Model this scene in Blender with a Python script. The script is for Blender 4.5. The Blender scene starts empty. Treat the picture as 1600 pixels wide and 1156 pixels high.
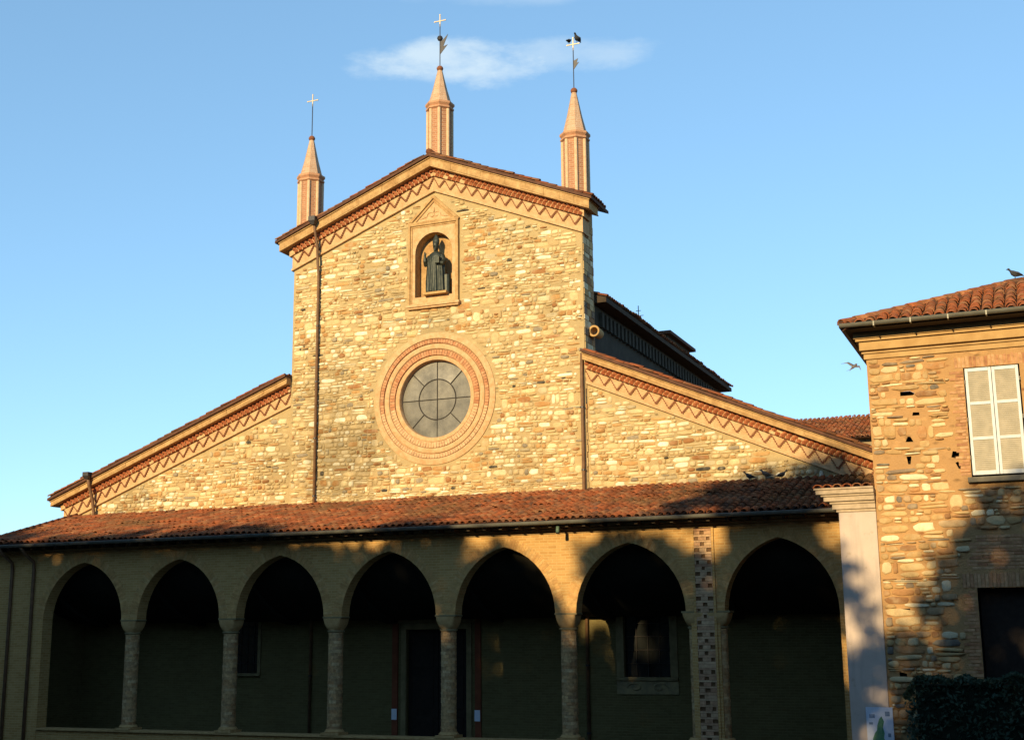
import bpy, bmesh, math, random
import numpy as np
from mathutils import Vector, Matrix, noise
from mathutils.geometry import tessellate_polygon, delaunay_2d_cdt

# ------------------------------------------------------------------ camera, sky, sun, exposure
scn = bpy.context.scene
col = scn.collection
cam_d = bpy.data.cameras.new('camera'); cam = bpy.data.objects.new('camera', cam_d); col.objects.link(cam)
cam_r = Vector((0.92205867, 0.38693423, -0.00947131))
cam_u = Vector((0.08606701, -0.18111579, 0.97968849))
cam_w = Vector((-0.3773596, 0.90414544, 0.20030166))
cam.matrix_world = Matrix(((cam_r.x, cam_u.x, -cam_w.x, 18.602), (cam_r.y, cam_u.y, -cam_w.y, -38.0),
                           (cam_r.z, cam_u.z, -cam_w.z, 4.0), (0, 0, 0, 1)))
cam_d.sensor_fit = 'HORIZONTAL'; cam_d.sensor_width = 36; cam_d.lens = 1998.2 / 1600 * 36
cam_d.clip_start = .1; cam_d.clip_end = 3000
scn.camera = cam

SUN_AZ, SUN_EL = 5.0, 14.5            # degrees to the left of the facade's normal, above the horizon
sun_dir = Vector((-math.sin(math.radians(SUN_AZ)) * math.cos(math.radians(SUN_EL)),
                  -math.cos(math.radians(SUN_AZ)) * math.cos(math.radians(SUN_EL)), math.sin(math.radians(SUN_EL))))
sl = bpy.data.lights.new('sun', 'SUN'); sl.energy = 5.0; sl.angle = math.radians(.55); sl.color = (1.0, .77, .41)
so = bpy.data.objects.new('sun', sl); col.objects.link(so)
so.rotation_euler = sun_dir.to_track_quat('Z', 'Y').to_euler(); so.location = (-20, -60, 40)

world = bpy.data.worlds.new('World'); scn.world = world; world.use_nodes = True
wn = world.node_tree; wn.nodes.clear()
def W(t, **k):
    n = wn.nodes.new(t)
    for a, b in k.items(): setattr(n, a, b)
    return n
sky = W('ShaderNodeTexSky', sky_type='NISHITA', sun_disc=False, sun_elevation=math.radians(SUN_EL),
        sun_rotation=math.atan2(sun_dir.x, sun_dir.y), altitude=270, air_density=.85, dust_density=0.0, ozone_density=1.6)
bg = W('ShaderNodeBackground'); bg.inputs['Strength'].default_value = .15
wo = W('ShaderNodeOutputWorld')
tc = W('ShaderNodeTexCoord')
def wmath(op, a, b=None):
    n = W('ShaderNodeMath', operation=op)
    for i, v in enumerate((a, b)):
        if v is None: continue
        if isinstance(v, (int, float)): n.inputs[i].default_value = v
        else: wn.links.new(v, n.inputs[i])
    return n.outputs[0]
wnoise = W('ShaderNodeTexNoise'); wnoise.inputs['Scale'].default_value = 14; wnoise.inputs['Detail'].default_value = 9; wnoise.inputs['Roughness'].default_value = .62
wmap = W('ShaderNodeMapping'); wmap.inputs['Scale'].default_value = (1, 1, 2.6); wn.links.new(tc.outputs['Generated'], wmap.inputs['Vector']); wn.links.new(wmap.outputs[0], wnoise.inputs['Vector'])
def cloud(centre, along, half_w, half_h, amount):
    # a soft streak of cloud standing in one direction of the sky
    c = Vector(centre).normalized(); a = Vector(along); a = (a - c * a.dot(c)).normalized(); b = c.cross(a)
    def dot(v):
        n = W('ShaderNodeVectorMath', operation='DOT_PRODUCT'); wn.links.new(tc.outputs['Generated'], n.inputs[0]); n.inputs[1].default_value = v
        return n.outputs['Value']
    e = wmath('ADD', wmath('POWER', wmath('ABSOLUTE', wmath('DIVIDE', dot(a), half_w)), 2.0), wmath('POWER', wmath('ABSOLUTE', wmath('DIVIDE', dot(b), half_h)), 2.0))
    e = wmath('ADD', e, wmath('MULTIPLY', wmath('SUBTRACT', wnoise.outputs['Fac'], .5), 6.5))
    r = W('ShaderNodeMapRange', interpolation_type='SMOOTHSTEP'); r.inputs['From Min'].default_value = 2.6; r.inputs['From Max'].default_value = 0.0
    r.inputs['To Max'].default_value = amount; wn.links.new(e, r.inputs['Value'])
    front = wmath('GREATER_THAN', dot(c), 0.0)
    return wmath('MULTIPLY', r.outputs[0], front)
m1 = cloud((-.378, .824, .4235), (.93, .37, 0), .055, .013, .60)
m2 = cloud((-.325, .845, .428), (.93, .35, .02), .06, .009, .30)
m3 = cloud((-.35, .815, .472), (.93, .37, .02), .05, .008, .16)
mask = wmath('MINIMUM', wmath('ADD', wmath('MAXIMUM', m1, m2), m3), .7)
mixw = W('ShaderNodeMix', data_type='RGBA'); wn.links.new(mask, mixw.inputs['Factor'])
gm_ = W('ShaderNodeGamma'); gm_.inputs['Gamma'].default_value = .62; wn.links.new(sky.outputs[0], gm_.inputs['Color'])
hs = W('ShaderNodeVectorMath', operation='MULTIPLY'); wn.links.new(gm_.outputs[0], hs.inputs[0]); hs.inputs[1].default_value = (1.10, 1.53, 1.78)
wn.links.new(hs.outputs[0], mixw.inputs['A']); mixw.inputs['B'].default_value = (4.0, 4.5, 4.6, 1)
wn.links.new(mixw.outputs['Result'], bg.inputs['Color']); wn.links.new(bg.outputs[0], wo.inputs['Surface'])

vs = scn.view_settings; vs.view_transform = 'Standard'; vs.look = 'None'; vs.gamma = 1; vs.exposure = 0.60; vs.use_curve_mapping = False
scn.render.resolution_x = 1024; scn.render.resolution_y = 739

# ------------------------------------------------------------------ helpers
R = random.Random(11)
def empty(name, loc=(0, 0, 0), parent=None):
    o = bpy.data.objects.new(name, None); col.objects.link(o); o.location = loc
    if parent: o.parent = parent
    o.empty_display_size = .2
    return o
def tag(o, label=None, cat=None, group=None, kind=None):
    if label: o['label'] = label
    if cat: o['category'] = cat
    if group: o['group'] = group
    if kind: o['kind'] = kind
    return o
def link(name, me, parent=None):
    o = bpy.data.objects.new(name, me); col.objects.link(o)
    if parent: o.parent = parent
    return o

class MB:
    """collects shapes for ONE mesh object"""
    def __init__(s): s.v = []; s.f = []; s.r = []
    def add(s, verts, faces, rnd=None):
        n = len(s.v); s.v += [tuple(p) for p in verts]; s.f += [tuple(i + n for i in f) for f in faces]
        s.r += [rnd if rnd is not None else .5] * len(verts)
    def box(s, x0, x1, y0, y1, z0, z1, rnd=None):
        s.add([(x0, y0, z0), (x1, y0, z0), (x1, y1, z0), (x0, y1, z0), (x0, y0, z1), (x1, y0, z1), (x1, y1, z1), (x0, y1, z1)],
              [(0, 3, 2, 1), (4, 5, 6, 7), (0, 1, 5, 4), (1, 2, 6, 5), (2, 3, 7, 6), (3, 0, 4, 7)], rnd)
    def obox(s, c, ax, ay, az, hx, hy, hz, rnd=None):
        c = Vector(c); ax, ay, az = Vector(ax), Vector(ay), Vector(az); vv = []
        for k in (-1, 1):
            for j, i in ((-1, -1), (-1, 1), (1, 1), (1, -1)):
                vv.append(c + ax * hx * i + ay * hy * j + az * hz * k)
        s.add(vv, [(0, 3, 2, 1), (4, 5, 6, 7), (0, 1, 5, 4), (1, 2, 6, 5), (2, 3, 7, 6), (3, 0, 4, 7)], rnd)
    def prism(s, poly, y0, y1, back=True, rnd=None):
        """polygon in x,z (counter-clockwise seen from the front) between y0 (front) and y1"""
        n = len(poly)
        tri = tessellate_polygon([[Vector((p[0], p[1], 0)) for p in poly]])
        vv = [(p[0], y0, p[1]) for p in poly] + [(p[0], y1, p[1]) for p in poly]
        ff = []
        for t in tri:
            a, b, c = (Vector(poly[i]) for i in t)
            if (b - a).cross(c - a) < 0: t = (t[0], t[2], t[1])
            ff.append(tuple(t))
            if back: ff.append((t[0] + n, t[2] + n, t[1] + n))
        for i in range(n):
            j = (i + 1) % n; ff.append((i, i + n, j + n, j))
        s.add(vv, ff, rnd)
    def tube(s, pts, rad, n=8, cap=True, rnd=None):
        pts = [Vector(p) for p in pts]; m = len(pts)
        rads = rad if isinstance(rad, (list, tuple)) else [rad] * m
        vv = []; up0 = None
        for i, p in enumerate(pts):
            d = (pts[min(i + 1, m - 1)] - pts[max(i - 1, 0)]).normalized()
            a = d.orthogonal().normalized() if up0 is None else (up0 - d * up0.dot(d)).normalized()
            up0 = a; b = d.cross(a)
            for k in range(n):
                t = 2 * math.pi * k / n; vv.append(p + (a * math.cos(t) + b * math.sin(t)) * rads[i])
        ff = [(i * n + k, i * n + (k + 1) % n, (i + 1) * n + (k + 1) % n, (i + 1) * n + k) for i in range(m - 1) for k in range(n)]
        if cap: ff += [tuple(reversed(range(n))), tuple(range((m - 1) * n, m * n))]
        s.add(vv, ff, rnd)
    def loft(s, rings, cap=True, rnd=None):
        n = len(rings[0]); m = len(rings); vv = [p for r in rings for p in r]
        ff = [(i * n + k, i * n + (k + 1) % n, (i + 1) * n + (k + 1) % n, (i + 1) * n + k) for i in range(m - 1) for k in range(n)]
        if cap: ff += [tuple(reversed(range(n))), tuple(range((m - 1) * n, m * n))]
        s.add(vv, ff, rnd)
    def lathe(s, prof, cx, cy, n=16, a0=0.0, rnd=None, cap=True):
        s.loft([[(cx + r * math.cos(a0 + 2 * math.pi * k / n), cy + r * math.sin(a0 + 2 * math.pi * k / n), z) for k in range(n)] for r, z in prof], cap, rnd)
    def mesh(s, name):
        me = bpy.data.meshes.new(name); me.from_pydata(s.v, [], s.f); me.update()
        at = me.attributes.new('rnd', 'FLOAT', 'POINT'); at.data.foreach_set('value', s.r)
        return me
    def build(s, name, mat, parent=None, smooth=False, recalc=False, bevel=0):
        me = s.mesh(name)
        if recalc:
            b = bmesh.new(); b.from_mesh(me); bmesh.ops.recalc_face_normals(b, faces=b.faces); b.to_mesh(me); b.free()
        me.materials.append(mat)
        if smooth:
            me.polygons.foreach_set('use_smooth', [True] * len(me.polygons))
            if smooth != True: me.set_sharp_from_angle(angle=smooth)
        o = link(name, me, parent)
        if bevel:
            m = o.modifiers.new('bevel', 'BEVEL'); m.width = bevel; m.segments = 2; m.limit_method = 'ANGLE'
        return o

def raw_mesh(name, V, F, rnd, mat):
    """numpy arrays -> mesh; F is (n, 3) or (n, 4)"""
    me = bpy.data.meshes.new(name)
    V = np.asarray(V, np.float32); F = np.asarray(F, np.int32); k = F.shape[1]
    me.vertices.add(len(V)); me.vertices.foreach_set('co', V.ravel())
    me.loops.add(F.size); me.loops.foreach_set('vertex_index', F.ravel())
    me.polygons.add(len(F)); me.polygons.foreach_set('loop_start', np.arange(0, F.size, k, dtype=np.int32))
    try: me.polygons.foreach_set('loop_total', np.full(len(F), k, np.int32))
    except Exception: pass
    me.update(calc_edges=True); me.validate()
    if rnd is not None:
        at = me.attributes.new('rnd', 'FLOAT', 'POINT'); at.data.foreach_set('value', np.asarray(rnd, np.float32))
    me.materials.append(mat)
    return me

# ------------------------------------------------------------------ materials
def mat_new(name, rough=.9, spec=.2):
    m = bpy.data.materials.new(name); m.use_nodes = True; nt = m.node_tree
    b = nt.nodes['Principled BSDF']; b.inputs['Roughness'].default_value = rough; b.inputs['Specular IOR Level'].default_value = spec
    return m, nt, b
def ND(nt, t, ins=None, **k):
    n = nt.nodes.new(t)
    for a, b in k.items(): setattr(n, a, b)
    for a, v in (ins or {}).items():
        if hasattr(v, 'is_linked') or hasattr(v, 'links'): nt.links.new(v, n.inputs[a])
        else: n.inputs[a].default_value = v
    return n
def pos(nt): return ND(nt, 'ShaderNodeNewGeometry').outputs['Position']
def noise_n(nt, scale, detail=4, vec=None, rough=.6):
    return ND(nt, 'ShaderNodeTexNoise', {'Vector': vec if vec else pos(nt), 'Scale': scale, 'Detail': detail, 'Roughness': rough}).outputs['Fac']
def ramp(nt, fac, stops, interp='LINEAR'):
    n = ND(nt, 'ShaderNodeValToRGB', {'Fac': fac}); r = n.color_ramp; r.interpolation = interp
    while len(r.elements) < len(stops): r.elements.new(.5)
    for e, (p, c) in zip(r.elements, stops): e.position = p; e.color = (*c, 1)
    return n.outputs['Color']
def mixc(nt, fac, a, b, blend='MIX'):
    n = ND(nt, 'ShaderNodeMix', data_type='RGBA', blend_type=blend)
    for key, v in (('Factor', fac), ('A', a), ('B', b)):
        sock = [s for s in n.inputs if s.name == key and (s.type == ('VALUE' if key == 'Factor' else 'RGBA'))][0]
        if hasattr(v, 'links'): nt.links.new(v, sock)
        else: sock.default_value = v if key == 'Factor' else (*v, 1)
    return [s for s in n.outputs if s.type == 'RGBA'][0]
def math_n(nt, op, a, b=0.0):
    n = ND(nt, 'ShaderNodeMath', operation=op)
    for i, v in enumerate((a, b)):
        if hasattr(v, 'links'): nt.links.new(v, n.inputs[i])
        else: n.inputs[i].default_value = v
    return n.outputs[0]
def bump(nt, b, height, strength=.5, dist=.02):
    n = ND(nt, 'ShaderNodeBump', {'Height': height, 'Strength': strength, 'Distance': dist}); nt.links.new(n.outputs[0], b.inputs['Normal'])
def setc(nt, b, c):
    if hasattr(c, 'links'): nt.links.new(c, b.inputs['Base Color'])
    else: b.inputs['Base Color'].default_value = (*c, 1)
def rnd_src(nt, mode):
    if mode == 'obj': return ND(nt, 'ShaderNodeObjectInfo').outputs['Random']
    return ND(nt, 'ShaderNodeAttribute', attribute_name='rnd').outputs['Fac']

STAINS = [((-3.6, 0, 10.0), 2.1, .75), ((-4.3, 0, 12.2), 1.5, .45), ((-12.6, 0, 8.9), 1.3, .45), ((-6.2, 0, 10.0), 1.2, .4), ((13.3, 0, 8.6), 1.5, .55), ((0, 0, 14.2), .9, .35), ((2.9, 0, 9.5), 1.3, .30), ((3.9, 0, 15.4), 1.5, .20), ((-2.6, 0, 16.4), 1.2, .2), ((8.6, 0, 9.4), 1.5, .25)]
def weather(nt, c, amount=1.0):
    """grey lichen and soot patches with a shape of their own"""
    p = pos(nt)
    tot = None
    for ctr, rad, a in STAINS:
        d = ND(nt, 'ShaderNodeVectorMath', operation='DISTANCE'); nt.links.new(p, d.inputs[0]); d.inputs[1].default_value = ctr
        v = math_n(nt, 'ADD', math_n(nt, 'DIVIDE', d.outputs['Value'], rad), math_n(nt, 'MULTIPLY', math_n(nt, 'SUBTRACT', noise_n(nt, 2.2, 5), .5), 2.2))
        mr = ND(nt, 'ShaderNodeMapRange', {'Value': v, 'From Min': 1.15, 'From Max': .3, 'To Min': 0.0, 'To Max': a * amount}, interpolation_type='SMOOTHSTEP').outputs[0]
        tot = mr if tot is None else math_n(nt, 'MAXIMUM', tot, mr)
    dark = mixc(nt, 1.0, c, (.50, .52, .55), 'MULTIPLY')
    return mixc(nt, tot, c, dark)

STONE = [(0, (.54, .42, .225)), (.10, (.40, .28, .135)), (.18, (.60, .48, .285)), (.28, (.49, .36, .18)), (.38, (.68, .60, .42)), (.45, (.36, .19, .07)), (.53, (.50, .37, .19)),
         (.63, (.40, .32, .19)), (.69, (.29, .135, .052)), (.72, (.56, .44, .255)), (.81, (.43, .245, .095)), (.875, (.24, .195, .135)), (.90, (.70, .63, .47)), (.95, (.53, .395, .21)), (.989, (.05, .044, .036))]
HSTONE = [(0, (.44, .30, .14)), (.10, (.30, .16, .07)), (.17, (.55, .43, .25)), (.26, (.38, .24, .105)), (.36, (.62, .52, .34)), (.44, (.24, .12, .052)), (.50, (.42, .27, .12)),
          (.60, (.33, .22, .12)), (.68, (.50, .36, .19)), (.76, (.20, .145, .10)), (.82, (.35, .18, .075)), (.90, (.46, .33, .17)), (.96, (.13, .11, .09))]
def stone_mat(name, mode, table, wea=1.0):
    m, nt, b = mat_new(name, .92, .15)
    c = ramp(nt, rnd_src(nt, mode), table, 'CONSTANT')
    n1 = noise_n(nt, 7, 5); n2 = noise_n(nt, 38, 3)
    v = math_n(nt, 'ADD', .40, math_n(nt, 'ADD', math_n(nt, 'MULTIPLY', n1, .75), math_n(nt, 'MULTIPLY', n2, .50)))
    v = math_n(nt, 'MULTIPLY', v, ND(nt, 'ShaderNodeMapRange', {'Value': noise_n(nt, .55, 5), 'From Min': .3, 'From Max': .7, 'To Min': .78, 'To Max': 1.16}).outputs[0])
    sc = ND(nt, 'ShaderNodeVectorMath', operation='SCALE'); nt.links.new(c, sc.inputs[0]); nt.links.new(v, sc.inputs['Scale'])
    # lime smeared over the faces here and there
    lime = ND(nt, 'ShaderNodeMapRange', {'Value': noise_n(nt, 3.1, 6), 'From Min': .48, 'From Max': .66, 'To Max': .34}).outputs[0]
    c2 = mixc(nt, lime, sc.outputs[0], (.49, .40, .25))
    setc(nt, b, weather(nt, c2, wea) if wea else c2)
    bump(nt, b, math_n(nt, 'ADD', n2, n1), .6, .02)
    return m
def mortar_mat(name, base, wea=1.0, tint=(.36, .24, .12)):
    m, nt, b = mat_new(name, .95, .1)
    mp = ND(nt, 'ShaderNodeMapping', {'Vector': pos(nt), 'Scale': (5.0, 5.0, 10.5)}).outputs[0]
    vo = ND(nt, 'ShaderNodeTexVoronoi', {'Vector': mp, 'Scale': 1.0, 'Randomness': 1.0})
    sp = ND(nt, 'ShaderNodeSeparateColor', {'Color': vo.outputs['Color']}).outputs[0]
    chips = ramp(nt, sp, [(0, base), (.52, tuple(x * .88 for x in base)), (.68, tint), (.78, tuple(min(1, x * 1.2) for x in base)), (.91, tuple(x * .5 for x in base))], 'CONSTANT')
    edge = ND(nt, 'ShaderNodeMapRange', {'Value': math_n(nt, 'ADD', vo.outputs['Distance'], math_n(nt, 'MULTIPLY', noise_n(nt, 14, 3), .5)), 'From Min': .80, 'From Max': .42, 'To Max': .95}).outputs[0]
    c = mixc(nt, edge, base, chips)
    n1 = noise_n(nt, 1.7, 6); n2 = noise_n(nt, 30, 4)
    v = math_n(nt, 'ADD', .66, math_n(nt, 'ADD', math_n(nt, 'MULTIPLY', n1, .42), math_n(nt, 'MULTIPLY', n2, .26)))
    sc = ND(nt, 'ShaderNodeVectorMath', operation='SCALE'); nt.links.new(c, sc.inputs[0]); nt.links.new(v, sc.inputs['Scale'])
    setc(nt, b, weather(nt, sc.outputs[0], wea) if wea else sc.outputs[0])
    bump(nt, b, math_n(nt, 'ADD', math_n(nt, 'MULTIPLY', n2, 1.2), noise_n(nt, 9, 4)), .7, .025)
    return m
def plain(name, c1, c2=None, scale=6, rough=.9, spec=.2, bs=.4, metal=0, fine=40, var=.25):
    m, nt, b = mat_new(name, rough, spec); b.inputs['Metallic'].default_value = metal
    n1 = noise_n(nt, scale, 5); n2 = noise_n(nt, fine, 3)
    c = mixc(nt, ND(nt, 'ShaderNodeMapRange', {'Value': n1, 'From Min': .35, 'From Max': .65}).outputs[0], c1, c2 or tuple(x * .75 for x in c1))
    sc = ND(nt, 'ShaderNodeVectorMath', operation='SCALE'); nt.links.new(c, sc.inputs[0])
    nt.links.new(math_n(nt, 'ADD', 1 - var / 2, math_n(nt, 'MULTIPLY', n2, var)), sc.inputs['Scale'])
    setc(nt, b, sc.outputs[0]); bump(nt, b, math_n(nt, 'ADD', n2, n1), bs, .012)
    return m
def piece(name, mode, stops, rough=.9, scale=9, lo=.7, hi=1.3, bs=.5, spec=.15, moss=None):
    """coloured per piece (tile, brick) and mottled"""
    m, nt, b = mat_new(name, rough, spec)
    c = ramp(nt, rnd_src(nt, mode), stops)
    n1 = noise_n(nt, scale, 5); n2 = noise_n(nt, 45, 3)
    sc = ND(nt, 'ShaderNodeVectorMath', operation='SCALE'); nt.links.new(c, sc.inputs[0])
    nt.links.new(ND(nt, 'ShaderNodeMapRange', {'Value': n1, 'From Min': .3, 'From Max': .7, 'To Min': lo, 'To Max': hi}).outputs[0], sc.inputs['Scale'])
    out = sc.outputs[0]
    if moss:
        mk = ND(nt, 'ShaderNodeMapRange', {'Value': noise_n(nt, moss[1], 6), 'From Min': moss[2], 'From Max': moss[2] + .16, 'To Max': moss[3]}).outputs[0]
        out = mixc(nt, mk, out, moss[0])
    setc(nt, b, out); bump(nt, b, math_n(nt, 'ADD', n2, n1), bs, .012)
    return m
def brick_mat(name, c1, c2, mortar, cyl=False, bw=.26, rh=.078, big=.35):
    m, nt, b = mat_new(name, .93, .1)
    s = ND(nt, 'ShaderNodeSeparateXYZ', {'Vector': pos(nt)})
    # courses run along x on the fronts and along y on the returns
    g = ND(nt, 'ShaderNodeNewGeometry'); sn = ND(nt, 'ShaderNodeSeparateXYZ', {'Vector': g.outputs['True Normal']})
    side = math_n(nt, 'GREATER_THAN', math_n(nt, 'ABSOLUTE', sn.outputs['X']), .75)
    mx = ND(nt, 'ShaderNodeMix', data_type='FLOAT'); nt.links.new(side, mx.inputs[0]); nt.links.new(s.outputs['X'], mx.inputs[2]); nt.links.new(s.outputs['Y'], mx.inputs[3])
    wob = math_n(nt, 'MULTIPLY', noise_n(nt, .9, 2), .05)
    vec = ND(nt, 'ShaderNodeCombineXYZ', {'X': mx.outputs[0], 'Y': math_n(nt, 'ADD', s.outputs['Z'], wob)}).outputs[0]
    bt = ND(nt, 'ShaderNodeTexBrick', {'Vector': vec, 'Color1': (*c1, 1), 'Color2': (*c2, 1), 'Mortar': (*mortar, 1), 'Scale': 1.0, 'Mortar Size': .011,
                                      'Mortar Smooth': .3, 'Bias': -.1, 'Brick Width': bw, 'Row Height': rh})
    n1 = noise_n(nt, .8, 6); n2 = noise_n(nt, 26, 4); n3 = noise_n(nt, 5, 4)
    v = math_n(nt, 'ADD', 1 - big * .75, math_n(nt, 'ADD', math_n(nt, 'MULTIPLY', n1, big), math_n(nt, 'ADD', math_n(nt, 'MULTIPLY', n2, .25), math_n(nt, 'MULTIPLY', n3, .3))))
    sc = ND(nt, 'ShaderNodeVectorMath', operation='SCALE'); nt.links.new(bt.outputs['Color'], sc.inputs[0]); nt.links.new(math_n(nt, 'SUBTRACT', v, .2), sc.inputs['Scale'])
    setc(nt, b, sc.outputs[0])
    bump(nt, b, math_n(nt, 'ADD', math_n(nt, 'MULTIPLY', bt.outputs['Fac'], -1.0), math_n(nt, 'MULTIPLY', n2, .6)), .6, .012)
    return m

M = {}
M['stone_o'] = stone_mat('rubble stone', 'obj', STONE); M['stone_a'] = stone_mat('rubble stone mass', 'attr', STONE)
M['hstone_o'] = stone_mat('house stone', 'obj', HSTONE, 0); M['hstone_a'] = stone_mat('house stone mass', 'attr', HSTONE, 0)
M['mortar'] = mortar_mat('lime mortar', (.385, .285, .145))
M['hmortar'] = mortar_mat('house mortar', (.37, .215, .095), 0, (.22, .10, .042))
M['brickwall'] = brick_mat('arcade brick', (.45, .265, .098), (.37, .20, .066), (.47, .31, .13))
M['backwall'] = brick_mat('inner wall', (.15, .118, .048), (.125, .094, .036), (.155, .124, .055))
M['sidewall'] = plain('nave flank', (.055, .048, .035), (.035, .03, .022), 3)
M['colbrick'] = piece('column brick', 'attr', [(0, (.35, .185, .08)), (.35, (.46, .29, .13)), (.7, (.30, .185, .09)), (1, (.50, .345, .175))], .9, 11, .6, 1.35)
M['impost'] = plain('impost stone', (.45, .285, .12), (.36, .21, .08), 8)
M['terracotta'] = plain('pale terracotta', (.50, .34, .185), (.42, .245, .115), 7)
M['plaster'] = plain('cornice plaster', (.44, .285, .13), (.31, .175, .07), 3.5, fine=16, var=.7)
M['zig'] = plain('corbel plaster', (.50, .33, .175), (.40, .24, .115), 4, fine=18, var=.5)
M['zigstep'] = plain('corbel brick edge', (.22, .085, .04), (.16, .06, .03), 12)
M['red'] = piece('red brick', 'attr', [(0, (.30, .09, .035)), (.5, (.36, .13, .055)), (1, (.25, .075, .03))], .9, 9)
M['ringred'] = piece('oculus brick', 'attr', [(0, (.47, .29, .155)), (.35, (.43, .225, .115)), (.8, (.38, .165, .078)), (1, (.49, .315, .175))], .9, 9)
M['brick_o'] = piece('jamb brick', 'obj', [(0, (.36, .175, .085)), (.5, (.43, .25, .13)), (1, (.28, .13, .065))], .92, 9)
M['tooth_o'] = piece('toothing brick', 'obj', [(0, (.36, .20, .11)), (.5, (.44, .29, .165)), (1, (.30, .16, .09))], .92, 9)
TILE = [(0, (.22, .068, .028)), (.3, (.28, .085, .032)), (.55, (.16, .058, .028)), (.8, (.29, .125, .055)), (1, (.12, .055, .034))]
M['tile_a'] = piece('roof tile', 'attr', TILE, .9, 1.6, .55, 1.25, moss=((.085, .06, .026), .42, .52, .6))
M['tile_o'] = piece('house roof tile', 'obj', TILE, .9, 8, .6, 1.25, moss=((.07, .055, .025), 5, .52, .6))
M['tilebed'] = plain('tile bed', (.11, .05, .03), (.07, .035, .022), 5)
M['pipe'] = plain('brown downpipe', (.17, .09, .045), (.11, .06, .03), 5, .6, .3)
M['gutter'] = plain('zinc gutter', (.15, .145, .12), (.11, .105, .085), 4, .5, .5, .1, .3)
M['darkmetal'] = plain('dark iron', (.05, .045, .045), None, 8, .5, .5, .2, .4)
M['gold'] = plain('gilt cross', (.50, .40, .24), (.42, .32, .18), 8, .5, .5, .1, .3)
M['came'] = plain('window bar', (.035, .03, .027), None, 8, .7)
M['glass_o'] = piece('dusty pane', 'obj', [(0, (.135, .12, .09)), (.5, (.085, .077, .06)), (1, (.17, .155, .125))], .42, 2.2, .35, 1.45, .2, .5)
M['darkglass'] = plain('dark glazing', (.012, .013, .012), None, 2, .12, .5, .05)
M['wood'] = plain('dark door wood', (.020, .013, .009), (.012, .008, .006), 6, .7)
M['timber'] = plain('eave timber', (.055, .038, .024), None, 6)
M['redpaint'] = plain('red jamb', (.20, .06, .028), (.15, .045, .02), 3)
M['framestone'] = plain('portal stone', (.23, .175, .085), (.17, .13, .06), 4)
M['floor'] = plain('portico floor', (.16, .135, .10), None, 2)
M['ceiling'] = plain('portico vault plaster', (.022, .019, .013), None, 2)  # near-black colour paints in the deep shade of the upper bays
M['white'] = plain('white plaster', (.56, .46, .38), (.47, .37, .30), 1.1, .85, .2, .35, 0, 9, .22)
def streaky(name, c1, c2, c3):
    m, nt, b = mat_new(name, .88, .15)
    st_ = noise_n(nt, 1.0, 6, ND(nt, 'ShaderNodeMapping', {'Vector': pos(nt), 'Scale': (7, 7, .55)}).outputs[0]); n1 = noise_n(nt, 1.4, 6); n2 = noise_n(nt, 34, 4)
    c = mixc(nt, ND(nt, 'ShaderNodeMapRange', {'Value': n1, 'From Min': .35, 'From Max': .65}).outputs[0], c1, c2)
    c = mixc(nt, ND(nt, 'ShaderNodeMapRange', {'Value': st_, 'From Min': .5, 'From Max': .75, 'To Max': .7}).outputs[0], c, c3)
    c = mixc(nt, ND(nt, 'ShaderNodeMapRange', {'Value': noise_n(nt, 5, 6), 'From Min': .62, 'From Max': .68, 'To Max': .5}).outputs[0], c, (.33, .25, .18))
    setc(nt, b, c); bump(nt, b, math_n(nt, 'ADD', n2, math_n(nt, 'MULTIPLY', n1, 2.0)), .4, .015)
    return m
M['white'] = streaky('stained white plaster', (.50, .40, .34), (.43, .345, .29), (.34, .28, .24))
M['whitetrim'] = plain('pillar cornice', (.43, .33, .23), (.31, .235, .155), 3, .85, fine=14, var=.5)
M['shutter'] = plain('shutter paint', (.50, .52, .54), (.42, .44, .45), 6, .5, .3, .1, 0, 50, .1)
M['slat'] = plain('shutter louvre', (.37, .32, .24), (.29, .255, .19), 5, .6)
M['sill'] = plain('sill stone', (.19, .165, .12), None, 5)
M['bronze'] = plain('dark bronze', (.033, .038, .026), (.018, .022, .016), 9, .5, .5, .3, .35)
M['pocket'] = plain('toothing pocket', (.17, .095, .045), (.12, .065, .03), 6)
M['cavity'] = plain('dark cavity', (.012, .01, .008), None, 5)
M['asphalt'] = plain('square paving', (.085, .078, .068), (.06, .056, .05), .8, .9)
M['bird'] = plain('pigeon feathers', (.050, .052, .058), (.03, .031, .036), 30)
M['swallow'] = plain('bird feathers', (.20, .17, .16), (.10, .09, .09), 30)
M['beak'] = plain('beak', (.06, .04, .03), None, 10)
M['paper'] = plain('white paper', (.66, .68, .72), (.58, .62, .70), 5, .7, .2, .05, 0, 40, .06)
M['posterp'] = plain('poster paper', (.46, .50, .62), (.55, .57, .64), 5, .7, .2, .05)
M['pgreen'] = plain('poster green print', (.06, .17, .09), (.13, .24, .12), 14, .7)
M['pblue'] = plain('poster blue print', (.13, .18, .26), (.22, .27, .36), 14, .7)
M['bark'] = plain('bark', (.09, .07, .05), (.06, .05, .035), 7)
def leaf_mat(name, c1, c2):
    m, nt, b = mat_new(name, .6, .25)
    c = mixc(nt, rnd_src(nt, 'attr'), c1, c2); setc(nt, b, c)
    tr = ND(nt, 'ShaderNodeBsdfTranslucent'); nt.links.new(c, tr.inputs['Color'])
    mx = ND(nt, 'ShaderNodeMixShader', {'Fac': .25}); nt.links.new(b.outputs[0], mx.inputs[1]); nt.links.new(tr.outputs[0], mx.inputs[2])
    nt.links.new(mx.outputs[0], nt.nodes['Material Output'].inputs['Surface'])
    return m
M['leaf'] = leaf_mat('tree leaf', (.045, .075, .02), (.08, .11, .03))
M['hedge'] = leaf_mat('hedge leaf', (.02, .045, .03), (.045, .075, .045))
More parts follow.
